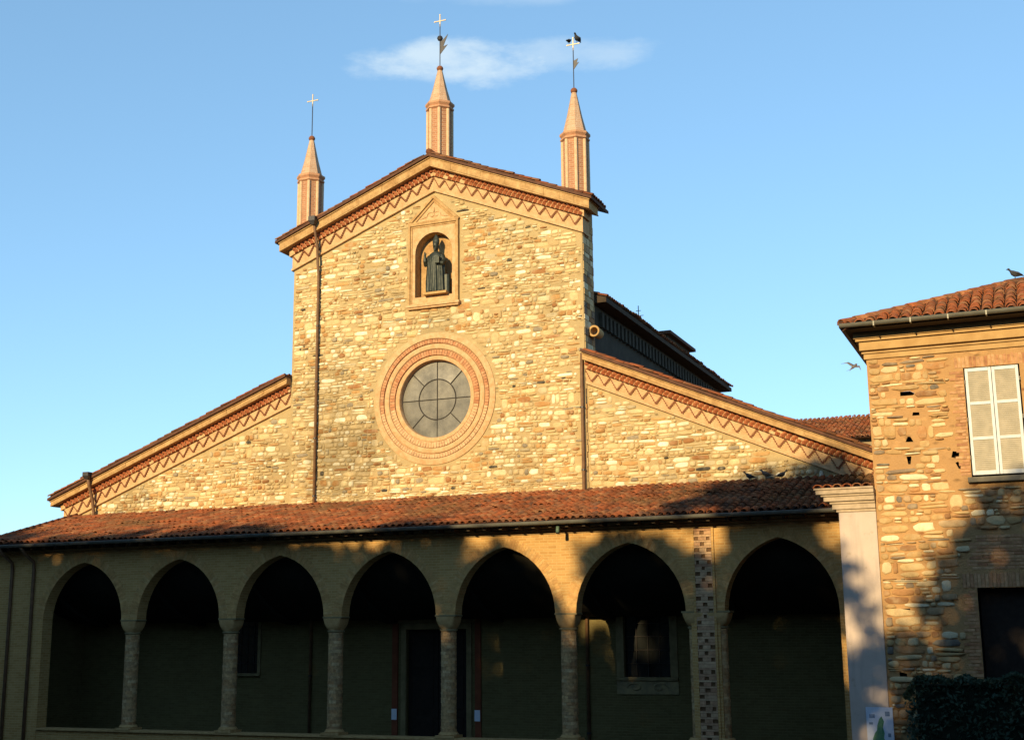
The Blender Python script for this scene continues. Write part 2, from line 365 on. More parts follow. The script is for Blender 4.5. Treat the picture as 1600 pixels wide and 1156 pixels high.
M['hedgecore'] = plain('hedge inside', (.008, .014, .008), None, 8)
M['crest'] = plain('far wall', (.30, .22, .13), None, 2)

# ------------------------------------------------------------------ ground
def ground_z(x, y):
    t = min(1, max(0, (-10.5 - y) / 26.0)); return 2.35 * (t * t * (3 - 2 * t))
xs = [-900, -300, -120, -60, -40] + list(range(-30, 41, 5)) + [60, 120, 300, 900]
ys = [-900, -300, -120, -70, -50, -44] + [-42 + 2 * i for i in range(18)] + [0, 40, 120, 300, 900]
g = MB(); g.add([(x, y, ground_z(x, y) - .02) for y in ys for x in xs],
                [(j * len(xs) + i, j * len(xs) + i + 1, (j + 1) * len(xs) + i + 1, (j + 1) * len(xs) + i) for j in range(len(ys) - 1) for i in range(len(xs) - 1)])
tag(g.build('ground', M['asphalt'], None, True), kind='structure')

# ------------------------------------------------------------------ rubble masonry
def stone_shape(rs):
    n = 9; pw = rs.uniform(2.8, 7.0); ang = sorted(2 * math.pi * (k + rs.uniform(-.3, .3)) / n for k in range(n))
    ring = []
    for a in ang:
        c, s_ = math.cos(a), math.sin(a); r = (abs(c) ** pw + abs(s_) ** pw) ** (-1 / pw) * rs.uniform(.84, 1.04)
        ring.append((c * r * .5, s_ * r * .5))
    ox, oz = rs.uniform(-.05, .05), rs.uniform(-.05, .05); ins = rs.uniform(.70, .90)
    V = [(x, .8, z) for x, z in ring] + [(x, -.1, z) for x, z in ring] + [(x * ins + ox, -1 + rs.uniform(-.12, .12), z * ins + oz) for x, z in ring] + [(ox, -1.08, oz)]
    F = []
    for k in range(n):
        j = (k + 1) % n
        for lo in (0, n):
            F += [(lo + k, lo + j, lo + n + j), (lo + k, lo + n + j, lo + n + k)]
        F.append((2 * n + k, 2 * n + j, 3 * n))
    return np.array(V, float), np.array(F, int)
SHAPES = [stone_shape(random.Random(100 + i)) for i in range(26)]
def shape_meshes(mat, tagname):
    out = []
    for i, (V, F) in enumerate(SHAPES):
        out.append(raw_mesh('%s %d' % (tagname, i), V, F, None, mat))
    return out
def lay(x0, x1, z0, z1, inside, hm, wm, seed, gap=.05, split=.14):
    """irregular courses of stones -> list of (cx, cz, w, h)"""
    q = random.Random(seed); out = []; z = z0; taken = []
    while z < z1:
        h = min(max(q.gauss(hm, hm * .42), hm * .42), hm * 2.0); h2 = min(max(q.gauss(hm, hm * .42), hm * .42), hm * 2.0)
        for row, (za, hh) in enumerate(((z, h), (z + h, h2))):
            x = x0
            while x < x1:
                w = min(max(q.lognormvariate(math.log(wm * .93), .58), hh * .75), wm * 2.6)
                hit = [t for t in taken if t[0] < x + w and t[1] > x] if row else []
                if hit:
                    if hit[0][0] - x > .12: w = hit[0][0] - x
                    else: x = hit[0][1] + .001; continue
                cx = x + w / 2; hz = hh; cz = za + hh / 2 + .05 * math.sin(cx * .7 + za * 1.3) + .03 * math.sin(cx * 1.9 - za)
                r = q.random(); pieces = []
                if not row and r < .07 and w < wm * 1.5:
                    taken.append((x, x + w)); pieces = [(cx, za + (h + h2) / 2, w * .95, (h + h2) * .93)]
                elif r < .07 + split: pieces = [(cx, cz - hz * .25, w * .94, hz * .43), (cx + q.uniform(-.03, .03), cz + hz * .25, w * .9, hz * .43)]
                elif r > 1 - gap: pieces = []
                else: pieces = [(cx, cz, w * q.uniform(.90, 1.0), hz * q.uniform(.84, 1.0))]
                for p in pieces:
                    if all(inside(p[0] + sx * p[2] * .42, p[1] + sz * p[3] * .42) for sx in (-1, 1) for sz in (-1, 1)): out.append(p)
                x += w
        taken = []; z += h + h2
    return out
def set_stones(lst, y0, dlo, dhi, seed):
    q = random.Random(seed)
    return [(x, y0, z, w, q.uniform(dlo, dhi), h, q.uniform(-.05, .05), q.randrange(len(SHAPES)), q.random()) for x, z, w, h in lst]
def stone_mass(name, items, mat, parent):
    Vs, Fs, Rs, n = [], [], [], 0
    for x, y, z, w, d, h, a, k, rnd in items:
        V, F = SHAPES[k]; c, s_ = math.cos(a), math.sin(a); X = V[:, 0] * w; Z = V[:, 2] * h
        Vs.append(np.stack([x + X * c - Z * s_, y + V[:, 1] * d, z + X * s_ + Z * c], 1)); Fs.append(F + n); Rs.append(np.full(len(V), rnd)); n += len(V)
    me = raw_mesh(name, np.concatenate(Vs), np.concatenate(Fs), np.concatenate(Rs), mat)
    return tag(link(name, me, parent), kind='stuff')
def stone_objects(items, meshes, parents):
    for it, par in zip(items, parents):
        x, y, z, w, d, h, a, k, rnd = it
        o = link('stone', meshes[k], par); o.location = (x, y, z); o.scale = (w, d, h); o.rotation_euler = (0, -a, 0)
def wall_sheet(mb, outer, holes, y0, step, amp, seed, thick, inside):
    """uneven mortar face with openings; a solid rim of the given thickness and a back"""
    pts = []; edges = []
    def loop(poly):
        b = len(pts); n = len(poly); pts.extend(Vector(p) for p in poly); edges.extend((b + i, b + (i + 1) % n) for i in range(n))
    def dens(poly):
        o = []
        for i, p in enumerate(poly):
            q_ = poly[(i + 1) % len(poly)]; L = math.hypot(q_[0] - p[0], q_[1] - p[1]); k = max(1, int(L / .5))
            o += [(p[0] + (q_[0] - p[0]) * t / k, p[1] + (q_[1] - p[1]) * t / k) for t in range(k)]
        return o
    od = dens(outer); loop(od)
    for h in holes: loop(h)
    xs_ = [p[0] for p in outer]; zs_ = [p[1] for p in outer]; q = random.Random(seed)
    x = min(xs_)
    while x < max(xs_):
        z = min(zs_)
        while z < max(zs_):
            p = (x + q.uniform(-.3, .3) * step, z + q.uniform(-.3, .3) * step)
            if inside(*p): pts.append(Vector(p))
            z += step
        x += step
    v2, e2, f2, *_ = delaunay_2d_cdt(pts, edges, [], 0, 1e-5)
    def pin(poly, x, z):
        c = False; n = len(poly)
        for i in range(n):
            a, b_ = poly[i], poly[(i + 1) % n]
            if (a[1] > z) != (b_[1] > z) and x < (b_[0] - a[0]) * (z - a[1]) / (b_[1] - a[1]) + a[0]: c = not c
        return c
    V = []
    for p in v2:
        n_ = noise.noise((p.x * 2.6, seed, p.y * 3.4)) * amp + noise.noise((p.x * 9, seed + 5, p.y * 11)) * amp * .5
        V.append((p.x, y0 + n_, p.y))
    F = []
    for f in f2:
        cx = sum(v2[i].x for i in f) / 3; cz = sum(v2[i].y for i in f) / 3
        if pin(od, cx, cz) and not any(pin(h, cx, cz) for h in holes):
            a, b_, c = (v2[i] for i in f)
            F.append(tuple(f) if (b_ - a).cross(c - a) > 0 else (f[0], f[2], f[1]))
    mb.add(V, F)
    n = len(od)
    if thick:
        mb.add([(p[0], y0 + .0, p[1]) for p in od] + [(p[0], y0 + thick, p[1]) for p in od], [(i, i + n, (i + 1) % n + n, (i + 1) % n) for i in range(n)])
def pocket(mb, poly, y0, depth):
    """a hole of given outline going into a wall"""
    n = len(poly)
    mb.add([(p[0], y0, p[1]) for p in poly] + [(p[0], y0 + depth, p[1]) for p in poly], [(i, i + n, (i + 1) % n + n, (i + 1) % n)[::-1] for i in range(n)] + [tuple(range(n, 2 * n))])
def circle(cx, cz, r, n=48): return [(cx + r * math.cos(2 * math.pi * k / n), cz + r * math.sin(2 * math.pi * k / n)) for k in range(n)]

# ------------------------------------------------------------------ roof tiles
def tile_shape(r0=.098, r1=.078, L=.46, seg=5, th=.016):
    V = []
    for (s_, r) in ((0, r0), (L, r1)):
        for k in range(seg + 1):
            a = math.pi * k / seg; V.append((r * math.cos(a), s_, r * math.sin(a) * .85))
    for (s_, r) in ((0, r0 - th), (L, r1 - th)):
        for k in range(seg + 1):
            a = math.pi * k / seg; V.append((r * math.cos(a), s_, r * math.sin(a) * .85))
    n = seg + 1; F = []
    for k in range(seg):
        F += [(k, k + 1, n + k + 1), (k, n + k + 1, n + k)]
        i0 = 2 * n
        F += [(i0 + k, i0 + n + k + 1, i0 + k + 1), (i0 + k, i0 + n + k, i0 + n + k + 1)]
        F += [(k, i0 + k + 1, k + 1), (k, i0 + k, i0 + k + 1)]
    return np.array(V, float), np.array(F, int)
TV, TF = tile_shape()
def tile_mass(name, mat, parent, fields, seed=3):
    """fields: (origin, across, up-slope, columns, rows, spacing, exposure, keep(a, s))"""
    q = random.Random(seed); Vs, Fs, Rs, n = [], [], [], 0
    for org, ac, up, nc, nr, sp, ex, keep in fields:
        org, ac, up = np.array(org, float), np.array(ac, float), np.array(up, float); ac /= np.linalg.norm(ac); up /= np.linalg.norm(up); nr_ = np.cross(ac, up)
        if nr_[2] < 0: nr_ = -nr_
        for i in range(nc):
            for j in range(nr):
                a, s_ = (i + .5) * sp, j * ex
                if keep and not keep(a, s_): continue
                V = TV.copy(); t = q.uniform(-.035, .035); V[:, 0] += V[:, 1] * t
                V[:, 0] += a + q.uniform(-.012, .012); V[:, 2] += .018 + (TV[:, 1] * -.03) + q.uniform(0, .012); V[:, 1] += s_ + q.uniform(-.03, .03)
                w0 = org + ac * a + up * s_; V[:, 2] += .045 * noise.noise((w0[0] * .55, w0[1] * .8, w0[2])) + .02 * noise.noise((w0[0] * 2.2, w0[1] * 2.2, 3)) + (q.uniform(0, .04) if q.random() < .05 else 0)
                V[:, 1] += .05 * noise.noise((w0[0] * .5, w0[1] * .5, 7.7))
                Vs.append(org + V[:, :1] * ac + V[:, 1:2] * up + V[:, 2:] * nr_); Fs.append(TF + n); Rs.append(np.full(len(V), q.random())); n += len(V)
    me = raw_mesh(name, np.concatenate(Vs), np.concatenate(Fs), np.concatenate(Rs), mat)
    return tag(link(name, me, parent), kind='stuff')

# ================================================================== CHURCH
church = tag(empty('church', (0, 0, 0)), 'stone church with gabled front, three pinnacles, round window and seven-arched brick portico', 'church')
XL, XR = -5.72, 5.28                    # nave corners
AX = -.09; AZ = 20.22                   # apex of the gable's roof edge
def nave_top(x): return AZ - (.385 if x < AX else .405) * abs(x - AX)
def left_top(x): return 13.0 - .375 * (-5.57 - x)
def right_top(x): return 12.75 - .43 * (x - 5.45)
OC = (-.10, 11.70)                       # oculus centre
NX = -.11                               # niche axis

def arch_pts(x0, x1, zs, rise, n=10):
    """pointed arch outline from left springing over the apex to the right springing"""
    a = (x1 - x0) / 2; xc = (x0 + x1) / 2; Rr = (a * a + rise * rise) / (2 * a); t1 = math.acos((Rr - a) / Rr)
    left = [(x0 + Rr - Rr * math.cos(t1 * k / n), zs + Rr * math.sin(t1 * k / n)) for k in range(n + 1)]
    return left + [(2 * xc - p[0], p[1]) for p in reversed(left[:-1])]

# ---- nave front
niche_open = [(-.82, 15.25), (.58, 15.25)] + [(NX - .01 + .70 * math.cos(t), 16.80 + .70 * math.sin(t)) for t in [math.pi * k / 14 for k in range(15)]]
def in_nave(x, z):
    if not (XL + .06 < x < XR - .06 and 6 < z < nave_top(x) - 1.27): return False
    if math.hypot(x - OC[0], z - OC[1]) < 2.27: return False
    if -1.10 < x < .90 and 14.86 < z < 17.95: return False
    if 17.9 <= z < 18.95 and abs(x - NX) < (18.95 - z) * .98: return False
    return True
nave = MB()
outer = [(XL, 7.3), (XR, 7.3), (XR, nave_top(XR) - .1), (AX, AZ - .1), (XL, nave_top(XL) - .1)]
def in_nave_loose(x, z):
    return XL + .05 < x < XR - .05 and 7.4 < z < nave_top(x) - .2 and math.hypot(x - OC[0], z - OC[1]) > 1.98 and not (-1.0 < x < .8 and 15 < z < 17.7)
wall_sheet(nave, outer, [circle(OC[0], OC[1], 1.92, 64), niche_open], 0, .22, .014, 3, 1.05, in_nave_loose)
nave.add([(XL, 1.05, 0), (XR, 1.05, 0), (XR, 1.05, nave_top(XR) - .1), (AX, 1.05, AZ - .1), (XL, 1.05, nave_top(XL) - .1)], [(4, 3, 2, 1, 0)])
nave_wall = nave.build('nave_front', M['mortar'], church, False)
nave_wall['label'] = 'tall gabled nave front of coursed rubble stone'

def plate(mb, outer, holes, y0, y1, rnd=None):
    """flat slab in x,z with openings, front at y0"""
    polys = [outer] + holes; flat = [p for l in polys for p in l]; n = len(flat)
    tri = tessellate_polygon([[Vector((p[0], p[1], 0)) for p in l] for l in polys]); ff = []
    for t in tri:
        a, b_, c = (Vector(flat[i]) for i in t)
        if (b_ - a).cross(c - a) < 0: t = (t[0], t[2], t[1])
        ff += [tuple(t), (t[0] + n, t[2] + n, t[1] + n)]
    base = 0
    for k, l in enumerate(polys):
        m_ = len(l)
        for i in range(m_):
            j = (i + 1) % m_; q_ = (base + i, base + i + n, base + j + n, base + j); ff.append(q_ if k == 0 else q_[::-1])
        base += m_
    mb.add([(p[0], y0, p[1]) for p in flat] + [(p[0], y1, p[1]) for p in flat], ff, rnd)

# ---- aisle fronts
AY = .10
lw = MB(); lo_ = [(-15.6, 6.0), (XL - .003, 6.0), (XL - .003, left_top(XL) - .1), (-15.6, left_top(-15.6) - .1)]
wall_sheet(lw, lo_, [], AY, .25, .014, 8, .6, lambda x, z: -15.5 < x < XL - .1 and 6.2 < z < left_top(x) - .25)
left_wall = lw.build('aisle_front', M['mortar'], church)
left_wall['label'] = 'left aisle front under a long sloping cornice'
rw = MB(); ro_ = [(XR + .003, 7.3), (14.9, 7.3), (14.9, right_top(14.9) - .1), (XR + .003, right_top(XR) - .1)]
wall_sheet(rw, ro_, [], AY, .25, .014, 9, .6, lambda x, z: XR + .1 < x < 14.8 and 7.4 < z < right_top(x) - .25)
right_wall = rw.build('aisle_front', M['mortar'], church)
right_wall['label'] = 'right aisle front running behind the house'

sn = set_stones(lay(XL + .065, XR, 8.05, 19.2, in_nave, .112, .245, 21, .03, .10), 0, .014, .050, 22)
sL = set_stones(lay(-15.51, XL, 8.0, 12.0, lambda x, z: -15.52 < x < XL - .06 and 7.9 < z < left_top(x) - 1.08, .120, .235, 23, .02, .08), AY, .018, .060, 24)
sR = set_stones(lay(XR + .065, 14.9, 8.0, 12.0, lambda x, z: XR + .06 < x < 14.8 and 7.9 < z < right_top(x) - 1.08, .130, .24, 25, .02, .08), AY, .018, .060, 26)
allst = [(it, w_) for lst, w_ in ((sn, nave_wall), (sL, left_wall), (sR, right_wall)) for it in lst]
allst.sort(key=lambda t: -t[0][3] * t[0][5])
big = allst[:300]
stone_meshes = shape_meshes(M['stone_o'], 'stone')
stone_objects([b[0] for b in big], stone_meshes, [b[1] for b in big])
for wl in (nave_wall, left_wall, right_wall):
    stone_mass('small_stones', [it for it, w_ in allst[300:] if w_ is wl], M['stone_a'], wl)
# quoins of the nave's right return
q = random.Random(5); ret = MB(); z = 8.4
while z < 17.2:
    h = q.uniform(.14, .3); y = .02
    while y < .95:
        w = q.uniform(.2, .45); ret.box(XR - .05, XR + q.uniform(.01, .03), y + .015, min(y + w, 1.03) - .015, z + .012, z + h - .012, q.random()); y += w
    z += h
tag(ret.build('return_stones', M['hstone_a'], nave_wall), kind='stuff')

# ---- cornices that climb the gables
def rake(mb, xa, xb, top, d0, d1, p, yb, rnd=None):
    k = 1 if (xa - AX) * (xb - AX) >= 0 or top is not nave_top else 2
    mb.prism([(xa, top(xa) - d1), (xb, top(xb) - d1), (xb, top(xb) - d0), (xa, top(xa) - d0)], yb - 0 if False else -p, yb, True, rnd)
def rake_set(xa, xb, top, y0, out_a, out_b, name_parent, side_label, f1, r1, z1, s1):
    """fascia, dog-tooth brick band, stepped corbel triangles and string course of one slope (xa low end side given by out_*)"""
    def ends(p): return (xa - p * out_a, xb + p * out_b)
    f = MB()
    for d0, d1, p in ((.10, .15, .45), (.15, f1 - .055, .40), (f1 - .055, f1, .42)):
        a, b_ = ends(p - .02); f.prism([(a, top(a) - d1 + .002), (b_, top(b_) - d1 + .002), (b_, top(b_) - d0), (a, top(a) - d0)], y0 - p, y0 + .55)
    fas = f.build('rake_cornice', M['plaster'], name_parent, bevel=.012)
    fas['label'] = side_label
    qb = random.Random(int(abs(xb) * 77) + 1); a0_, b0_ = ends(.40); xx = a0_
    while xx < b0_ - .02:
        xe = min(xx + qb.uniform(.45, .95), b0_)
        if b0_ - xe < .2: xe = b0_
        dz = qb.uniform(-.007, .007); dp = qb.uniform(0, .018); blk = MB()
        blk.prism([(xx + .004, top(xx) - f1 + .06 + dz), (xe - .004, top(xe) - f1 + .06 + dz + qb.uniform(-.005, .005)), (xe - .004, top(xe) - .152), (xx + .004, top(xx) - .152)], y0 - .402 - dp, y0 - .39)
        blk.build('cornice_block', M['plaster'], fas); xx = xe
    # back of the dog-tooth band
    bb = MB(); a, b_ = ends(.13); bb.prism([(a, top(a) - r1), (b_, top(b_) - r1), (b_, top(b_) - f1), (a, top(a) - f1)], y0 - .15, y0 + .55); bb.build('band_bed', M['terracotta'], fas)
    # dog-tooth bricks: two rows set on the skew
    dt = MB(); sl = (top(xb) - top(xa)) / (xb - xa); ang = math.atan(sl); ux = Vector((math.cos(ang), 0, math.sin(ang))); uz = Vector((-math.sin(ang), 0, math.cos(ang)))
    L = (xb - xa) / math.cos(ang); n = int(L / .168); q_ = random.Random(int(abs(xa) * 100))
    a45 = Vector((math.cos(ang) * .7071, -.7071, math.sin(ang) * .7071)); b45 = Vector((math.cos(ang) * .7071, .7071, math.sin(ang) * .7071))
    for row in range(2):
        for i in range(n):
            x = xa + (i + .5 + .5 * row) * (xb - xa) / n
            if x > xb or q_.random() < .03: continue
            c = Vector((x, y0 - .17 + q_.uniform(-.012, .012), top(x) - f1 - .065 - (r1 - f1 - .125) * row + q_.uniform(-.006, .006))); dt.obox(c, a45, b45, uz, .050, .050, .055, q_.random())
    tag(dt.build('dogtooth_bricks', M['red'], fas), kind='stuff')
    # bed of the corbel triangles
    bz = MB(); a, b_ = ends(.05); bz.prism([(a, top(a) - z1), (b_, top(b_) - z1), (b_, top(b_) - r1), (a, top(a) - r1)], y0 - .06, y0 + .55); bz.build('frieze', M['zig'], fas)
    n = max(2, int(round((xb - xa) / .425))); wdt = (xb - xa) / n; st = 5
    half = wdt / 2
    def tri(scale, inset):
        """stepped triangle hanging point down, sheared to the slope; local x along the slope"""
        pts = []
        for k in range(st):
            xk = half * (1 - k / st) * scale; zk0 = -.31 * k / st * scale; zk1 = -.31 * (k + 1) / st * scale
            pts += [(xk, zk0), (xk, zk1)]
        pts = [(-x, z) for x, z in pts] + [(x, z) for x, z in reversed(pts)]
        return [(x, z + sl * x) for x, z in pts]
    shp_e = MB(); shp_e.prism(tri(1.0, 0), -.105, -.03); me_e = shp_e.mesh('corbel edge'); me_e.materials.append(M['zigstep'])
    shp = MB(); shp.prism([(x * .80, z * .80 + .01) for x, z in tri(1.0, 0)], -.125, -.03); me = shp.mesh('corbel face'); me.materials.append(M['zig'])
    for i in range(n):
        x = xa + (i + .5) * wdt
        o = link('corbel', me_e, fas); jz = q_.uniform(-.012, .012); ja = q_.uniform(-.03, .03); o.rotation_euler = (0, ja, 0); o.location = (x, y0 + q_.uniform(-.006, .006), top(x) - r1 - .035 + jz)
        o2 = link('corbel', me, fas); o2.rotation_euler = (0, ja, 0); o2.location = (x, y0, top(x) - r1 - .045 + jz)
    s_ = MB(); a, b_ = ends(.07); s_.prism([(a, top(a) - s1), (b_, top(b_) - s1), (b_, top(b_) - z1 - .003), (a, top(a) - z1 - .003)], y0 - .10, y0 + .55); s_.build('string_course', M['terracotta'], fas, bevel=.01)
    return fas
rake_set(XL, AX, nave_top, 0, 1, 0, church, 'pale cornice climbing the left slope of the main gable', .44, .70, 1.16, 1.25)
rake_set(AX + .004, XR, nave_top, 0, 0, 1, church, 'pale cornice climbing the right slope of the main gable', .44, .70, 1.16, 1.25)
rake_set(-15.6, XL - .01, left_top, AY, 1, 0, church, 'long pale cornice of the left aisle', .33, .57, .98, 1.06)
rake_set(XR + .01, 14.9, right_top, AY, 0, 0, church, 'long pale cornice of the right aisle', .33, .57, .98, 1.06)

# ---- roofs over the fronts
def slope_roof(name, xa, xb, top, y0, y1, parent, label, lowleft, depth_tiles=2.0):
    r = MB(); r.prism([(xa, top(xa) - .098), (xb, top(xb) - .098), (xb, top(xb) + .0), (xa, top(xa) + .0)], y0, y1)
    o = r.build(name, M['tilebed'], parent); o['label'] = label
    sl = (top(xb) - top(xa)) / (xb - xa); xl = xa if lowleft else xb; d = 1 if lowleft else -1
    L = abs(xb - xa) * math.hypot(1, sl); nr = int(L / .33)
    up = (d, 0, d * sl)
    tile_mass('roof_tiles', M['tile_a'], o, [((xl, y0 - .02, top(xl)), (0, 1, 0), up, int(depth_tiles / .225), nr, .225, .33, lambda a, s_: s_ < L - .3)], int(abs(xa) * 7))
    return o
slope_roof('gable_roof', XL - .52, AX, nave_top, -.52, 1.25, church, 'tiled verge on the left of the main gable', True, 1.7)
slope_roof('gable_roof', AX + .003, XR + .52, nave_top, -.52, 1.25, church, 'tiled verge on the right of the main gable', False, 1.7)
slope_roof('aisle_roof', -16.05, XL - .003, left_top, -.44, 20, church, 'sloping tiled roof of the left aisle', True, 2.0)
slope_roof('aisle_roof', XR + .003, 14.9, right_top, -.44, 20, church, 'sloping tiled roof of the right aisle', False, 4.5)
rt = MB()
for i in range(6): rt.tube([(AX, -.52 + i * .3, AZ + .06), (AX, -.52 + i * .3 + .36, AZ + .075)], .11, 8)
rt.build('ridge_tiles', M['tile_a'], church, True)

# ---- nave body behind the front
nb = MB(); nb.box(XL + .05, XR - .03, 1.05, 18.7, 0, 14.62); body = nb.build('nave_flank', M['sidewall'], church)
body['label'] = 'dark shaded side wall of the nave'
for i in range(46):
    c = MB(); y = 1.6 + i * .42; c.box(XR - .03, XR + .10, y, y + .2, 13.95, 14.45)
    if i < 38: c.build('corbel', M['sidewall'], body)
nr_ = MB(); nr_.prism([(XL - .35, 14.66), (XR + .42, 14.66), (XR + .42, 14.82), (AX, 16.6), (XL - .35, 14.82)], 1.06, 19.0); nroof = nr_.build('nave_roof', M['timber'], church)
tile_mass('roof_tiles', M['tile_a'], nroof, [((XR + .46, 1.1, 14.84), (0, 1, 0), (-1, 0, .335), 79, 2, .225, .33, None)], 77)
dm = MB(); dm.box(4.6, 5.55, 8.9, 12.2, 14.8, 15.22); dorm = dm.build('roof_dormer', M['sidewall'], church)
d2 = MB(); d2.box(4.45, 5.75, 8.7, 12.5, 15.22, 15.34); d2.build('dormer_roof', M['tilebed'], dorm)
d3 = MB()
for i in range(4): d3.box(4.75 + i * .2, 4.9 + i * .2, 8.88, 8.91, 14.95, 15.2)
d3.build('dormer_front', M['terracotta'], dorm)
an = MB(); an.tube([(4.7, 8, 15.0), (4.7, 8, 16.25)], .018, 6); an.tube([(4.5, 8, 15.85), (4.9, 8, 15.85)], .012, 6); an.tube([(4.6, 8, 16.05), (4.8, 8, 16.05)], .012, 6)
an.build('roof_aerial', M['darkmetal'], church)
vp_ = MB()
ringo = [[(5.47 + r * math.cos(t), y, 13.55 + r * math.sin(t)) for t in [2 * math.pi * k / 20 for k in range(20)]] for r, y in ((.16, .95), (.19, .42), (.19, .40), (.135, .40), (.125, .44), (.125, .9))]
vp_.loft(ringo, False); vp_.build('vent_pipe', M['impost'], church, True, True)

# ---- oculus
oc = MB()
prof = [(2.30, .02), (2.30, -.035), (2.27, -.05), (2.10, -.05), (2.08, -.02), (2.08, .0), (1.92, .02), (1.90, -.03), (1.84, -.055), (1.74, -.03), (1.71, .03), (1.50, .05), (1.49, .02), (1.42, .01), (1.36, .03), (1.34, .08), (1.33, .22), (1.33, .34)]
prof = [(r * .98, y) for r, y in prof]
rings = [[(OC[0] + r * math.cos(t), y, OC[1] + r * math.sin(t)) for t in [2 * math.pi * k / 96 for k in range(96)]] for r, y in prof]
oc.loft(rings, False); ocu = oc.build('oculus_surround', M['terracotta'], church, math.radians(40), True)
ocu['label'] = 'moulded pinkish brick rings around the round window'
ob = MB(); q = random.Random(4)
for r0, r1, n, y in ((1.90, 2.025, 126, -.015), (1.49, 1.665, 100, .015)):
    for k in range(n):
        t = 2 * math.pi * (k + .5) / n; rv = Vector((math.cos(t), 0, math.sin(t))); tv = Vector((-math.sin(t), 0, math.cos(t)))
        up = max(0, rv.z); rn = q.uniform(.3, .85) if rv.z > -.2 else q.choice((0, .02, .98, 1))
        ob.obox(Vector((OC[0], y, OC[1])) + rv * (r0 + r1) / 2, rv, Vector((0, 1, 0)), tv, (r1 - r0) / 2, .03 + q.uniform(0, .006), math.pi * (r0 + r1) / 2 / n - .005, rn)
tag(ob.build('ring_bricks', M['ringred'], ocu), kind='stuff')
win = empty('round_window', (OC[0], .25, OC[1]), church); win['label'] = 'round leaded window of twelve grey panes'
GR, IR = 1.315, .69
def sector(r0, r1, t0, t1, y0, y1, n=10):
    o = [(r1 * math.cos(t0 + (t1 - t0) * k / n), r1 * math.sin(t0 + (t1 - t0) * k / n)) for k in range(n + 1)]
    i = [(r0 * math.cos(t0 + (t1 - t0) * k / n), r0 * math.sin(t0 + (t1 - t0) * k / n)) for k in range(n, -1, -1)] if r0 > .01 else [(0, 0)]
    s_ = MB(); s_.prism(o + i, y0, y1); return s_
qt = random.Random(9)
def pane(m_):
    o = m_.build('pane', M['glass_o'], win); o.rotation_euler = (qt.uniform(-.012, .012), 0, 0); return o
for k in range(4): pane(sector(0, IR, k * math.pi / 2, (k + 1) * math.pi / 2, -.004, .004))
for k in range(8): pane(sector(IR, GR, k * math.pi / 4, (k + 1) * math.pi / 4, -.004, .004, 6))
br = MB()
for k in range(8):
    t = k * math.pi / 4; c, s_ = math.cos(t), math.sin(t); r0 = 0 if k % 2 == 0 else IR
    br.tube([(r0 * c, -.012, r0 * s_), (1.31 * c, -.012, 1.31 * s_)], .017, 6)
br.tube([(IR * math.cos(t), -.012, IR * math.sin(t)) for t in [2 * math.pi * k / 40 for k in range(41)]], .02, 6, False)
br.build('glazing_bars', M['came'], win)
bk = MB(); bk.add([(x, .42, z) for x, z in circle(OC[0], OC[1], 1.4, 32)], [tuple(range(32))]); bk.build('window_back', M['cavity'], ocu)

# ---- niche with its frame
nf = MB()
plate(nf, [(-1.06, 14.98), (.84, 14.98), (.84, 17.86), (-1.06, 17.86)], [[(NX - .01 + (p[0] - NX + .01) * 1.004, 16.3 + (p[1] - 16.3) * 1.004) for p in niche_open]], -.045, .03)
niche = nf.build('niche_frame', M['terracotta'], church, bevel=.008); niche['label'] = 'pale moulded niche frame with a pointed pediment'
fr = MB()
for w0, w1, p in ((0, .07, .12), (.07, .13, .075)):
    fr.box(-1.06 + w0, -1.06 + w1, -p, .0, 14.98, 17.86 - w0); fr.box(.84 - w1, .84 - w0, -p, .0, 14.98, 17.86 - w0)
    fr.box(-1.06 + w1, .84 - w1, -p, .0, 17.86 - w1, 17.86 - w0)
fr.build('frame_moulding', M['plaster'], niche, bevel=.01)
si = MB(); si.box(-1.12, .90, -.19, .02, 14.88, 14.975); si.box(-1.08, .86, -.14, .02, 14.82, 14.878); si.build('niche_sill', M['terracotta'], niche, bevel=.01)
pd = MB()
for w0, w1, p in ((0, .09, .13), (.09, .17, .07)):
    k = 1.42
    pd.prism([(-1.06 + w0 * 1.5, 17.93), (-1.06 + w1 * 1.5, 17.93), (NX, 18.84 - w1 * k), (.84 - w1 * 1.5, 17.93), (.84 - w0 * 1.5, 17.93), (NX, 18.84 - w0 * k)], -p, 0)
pd.box(-1.08, .86, -.11, 0, 17.862, 17.93)
pd.build('pediment', M['plaster'], niche, bevel=.008)
pt = MB(); pt.prism([(-.85, 17.94), (.63, 17.94), (NX, 18.62)], -.03, 0)
pt.build('pediment_panel', M['terracotta'], niche)
sc_ = MB()
for sx in (-1, 1):
    sc_.tube([(NX + sx * (.1 + .16 * math.cos(t) * (1 - t / 9)), -.035, 18.14 + .12 * math.sin(t) * (1 - t / 9)) for t in [k * .5 for k in range(14)]], .018, 6)
    sc_.tube([(NX + sx * .25, -.035, 18.1), (NX + sx * .42, -.035, 18.06), (NX + sx * .55, -.035, 18.02)], [.02, .03, .012], 6)
sc_.tube([(NX, -.035, 18.22), (NX, -.035, 18.42)], [.04, .012], 6)
sc_.build('scroll_relief', M['terracotta'], niche, True)
ni = MB(); DEP = .36; nn0 = len(niche_open)
ni.add([(p[0], -.04, p[1]) for p in niche_open] + [(p[0], DEP, p[1]) for p in niche_open], [(i, (i + 1) % nn0, (i + 1) % nn0 + nn0, i + nn0) for i in range(nn0)] + [tuple(range(nn0, 2 * nn0))])
ni.build('niche_back', M['plaster'], niche, math.radians(40), True)
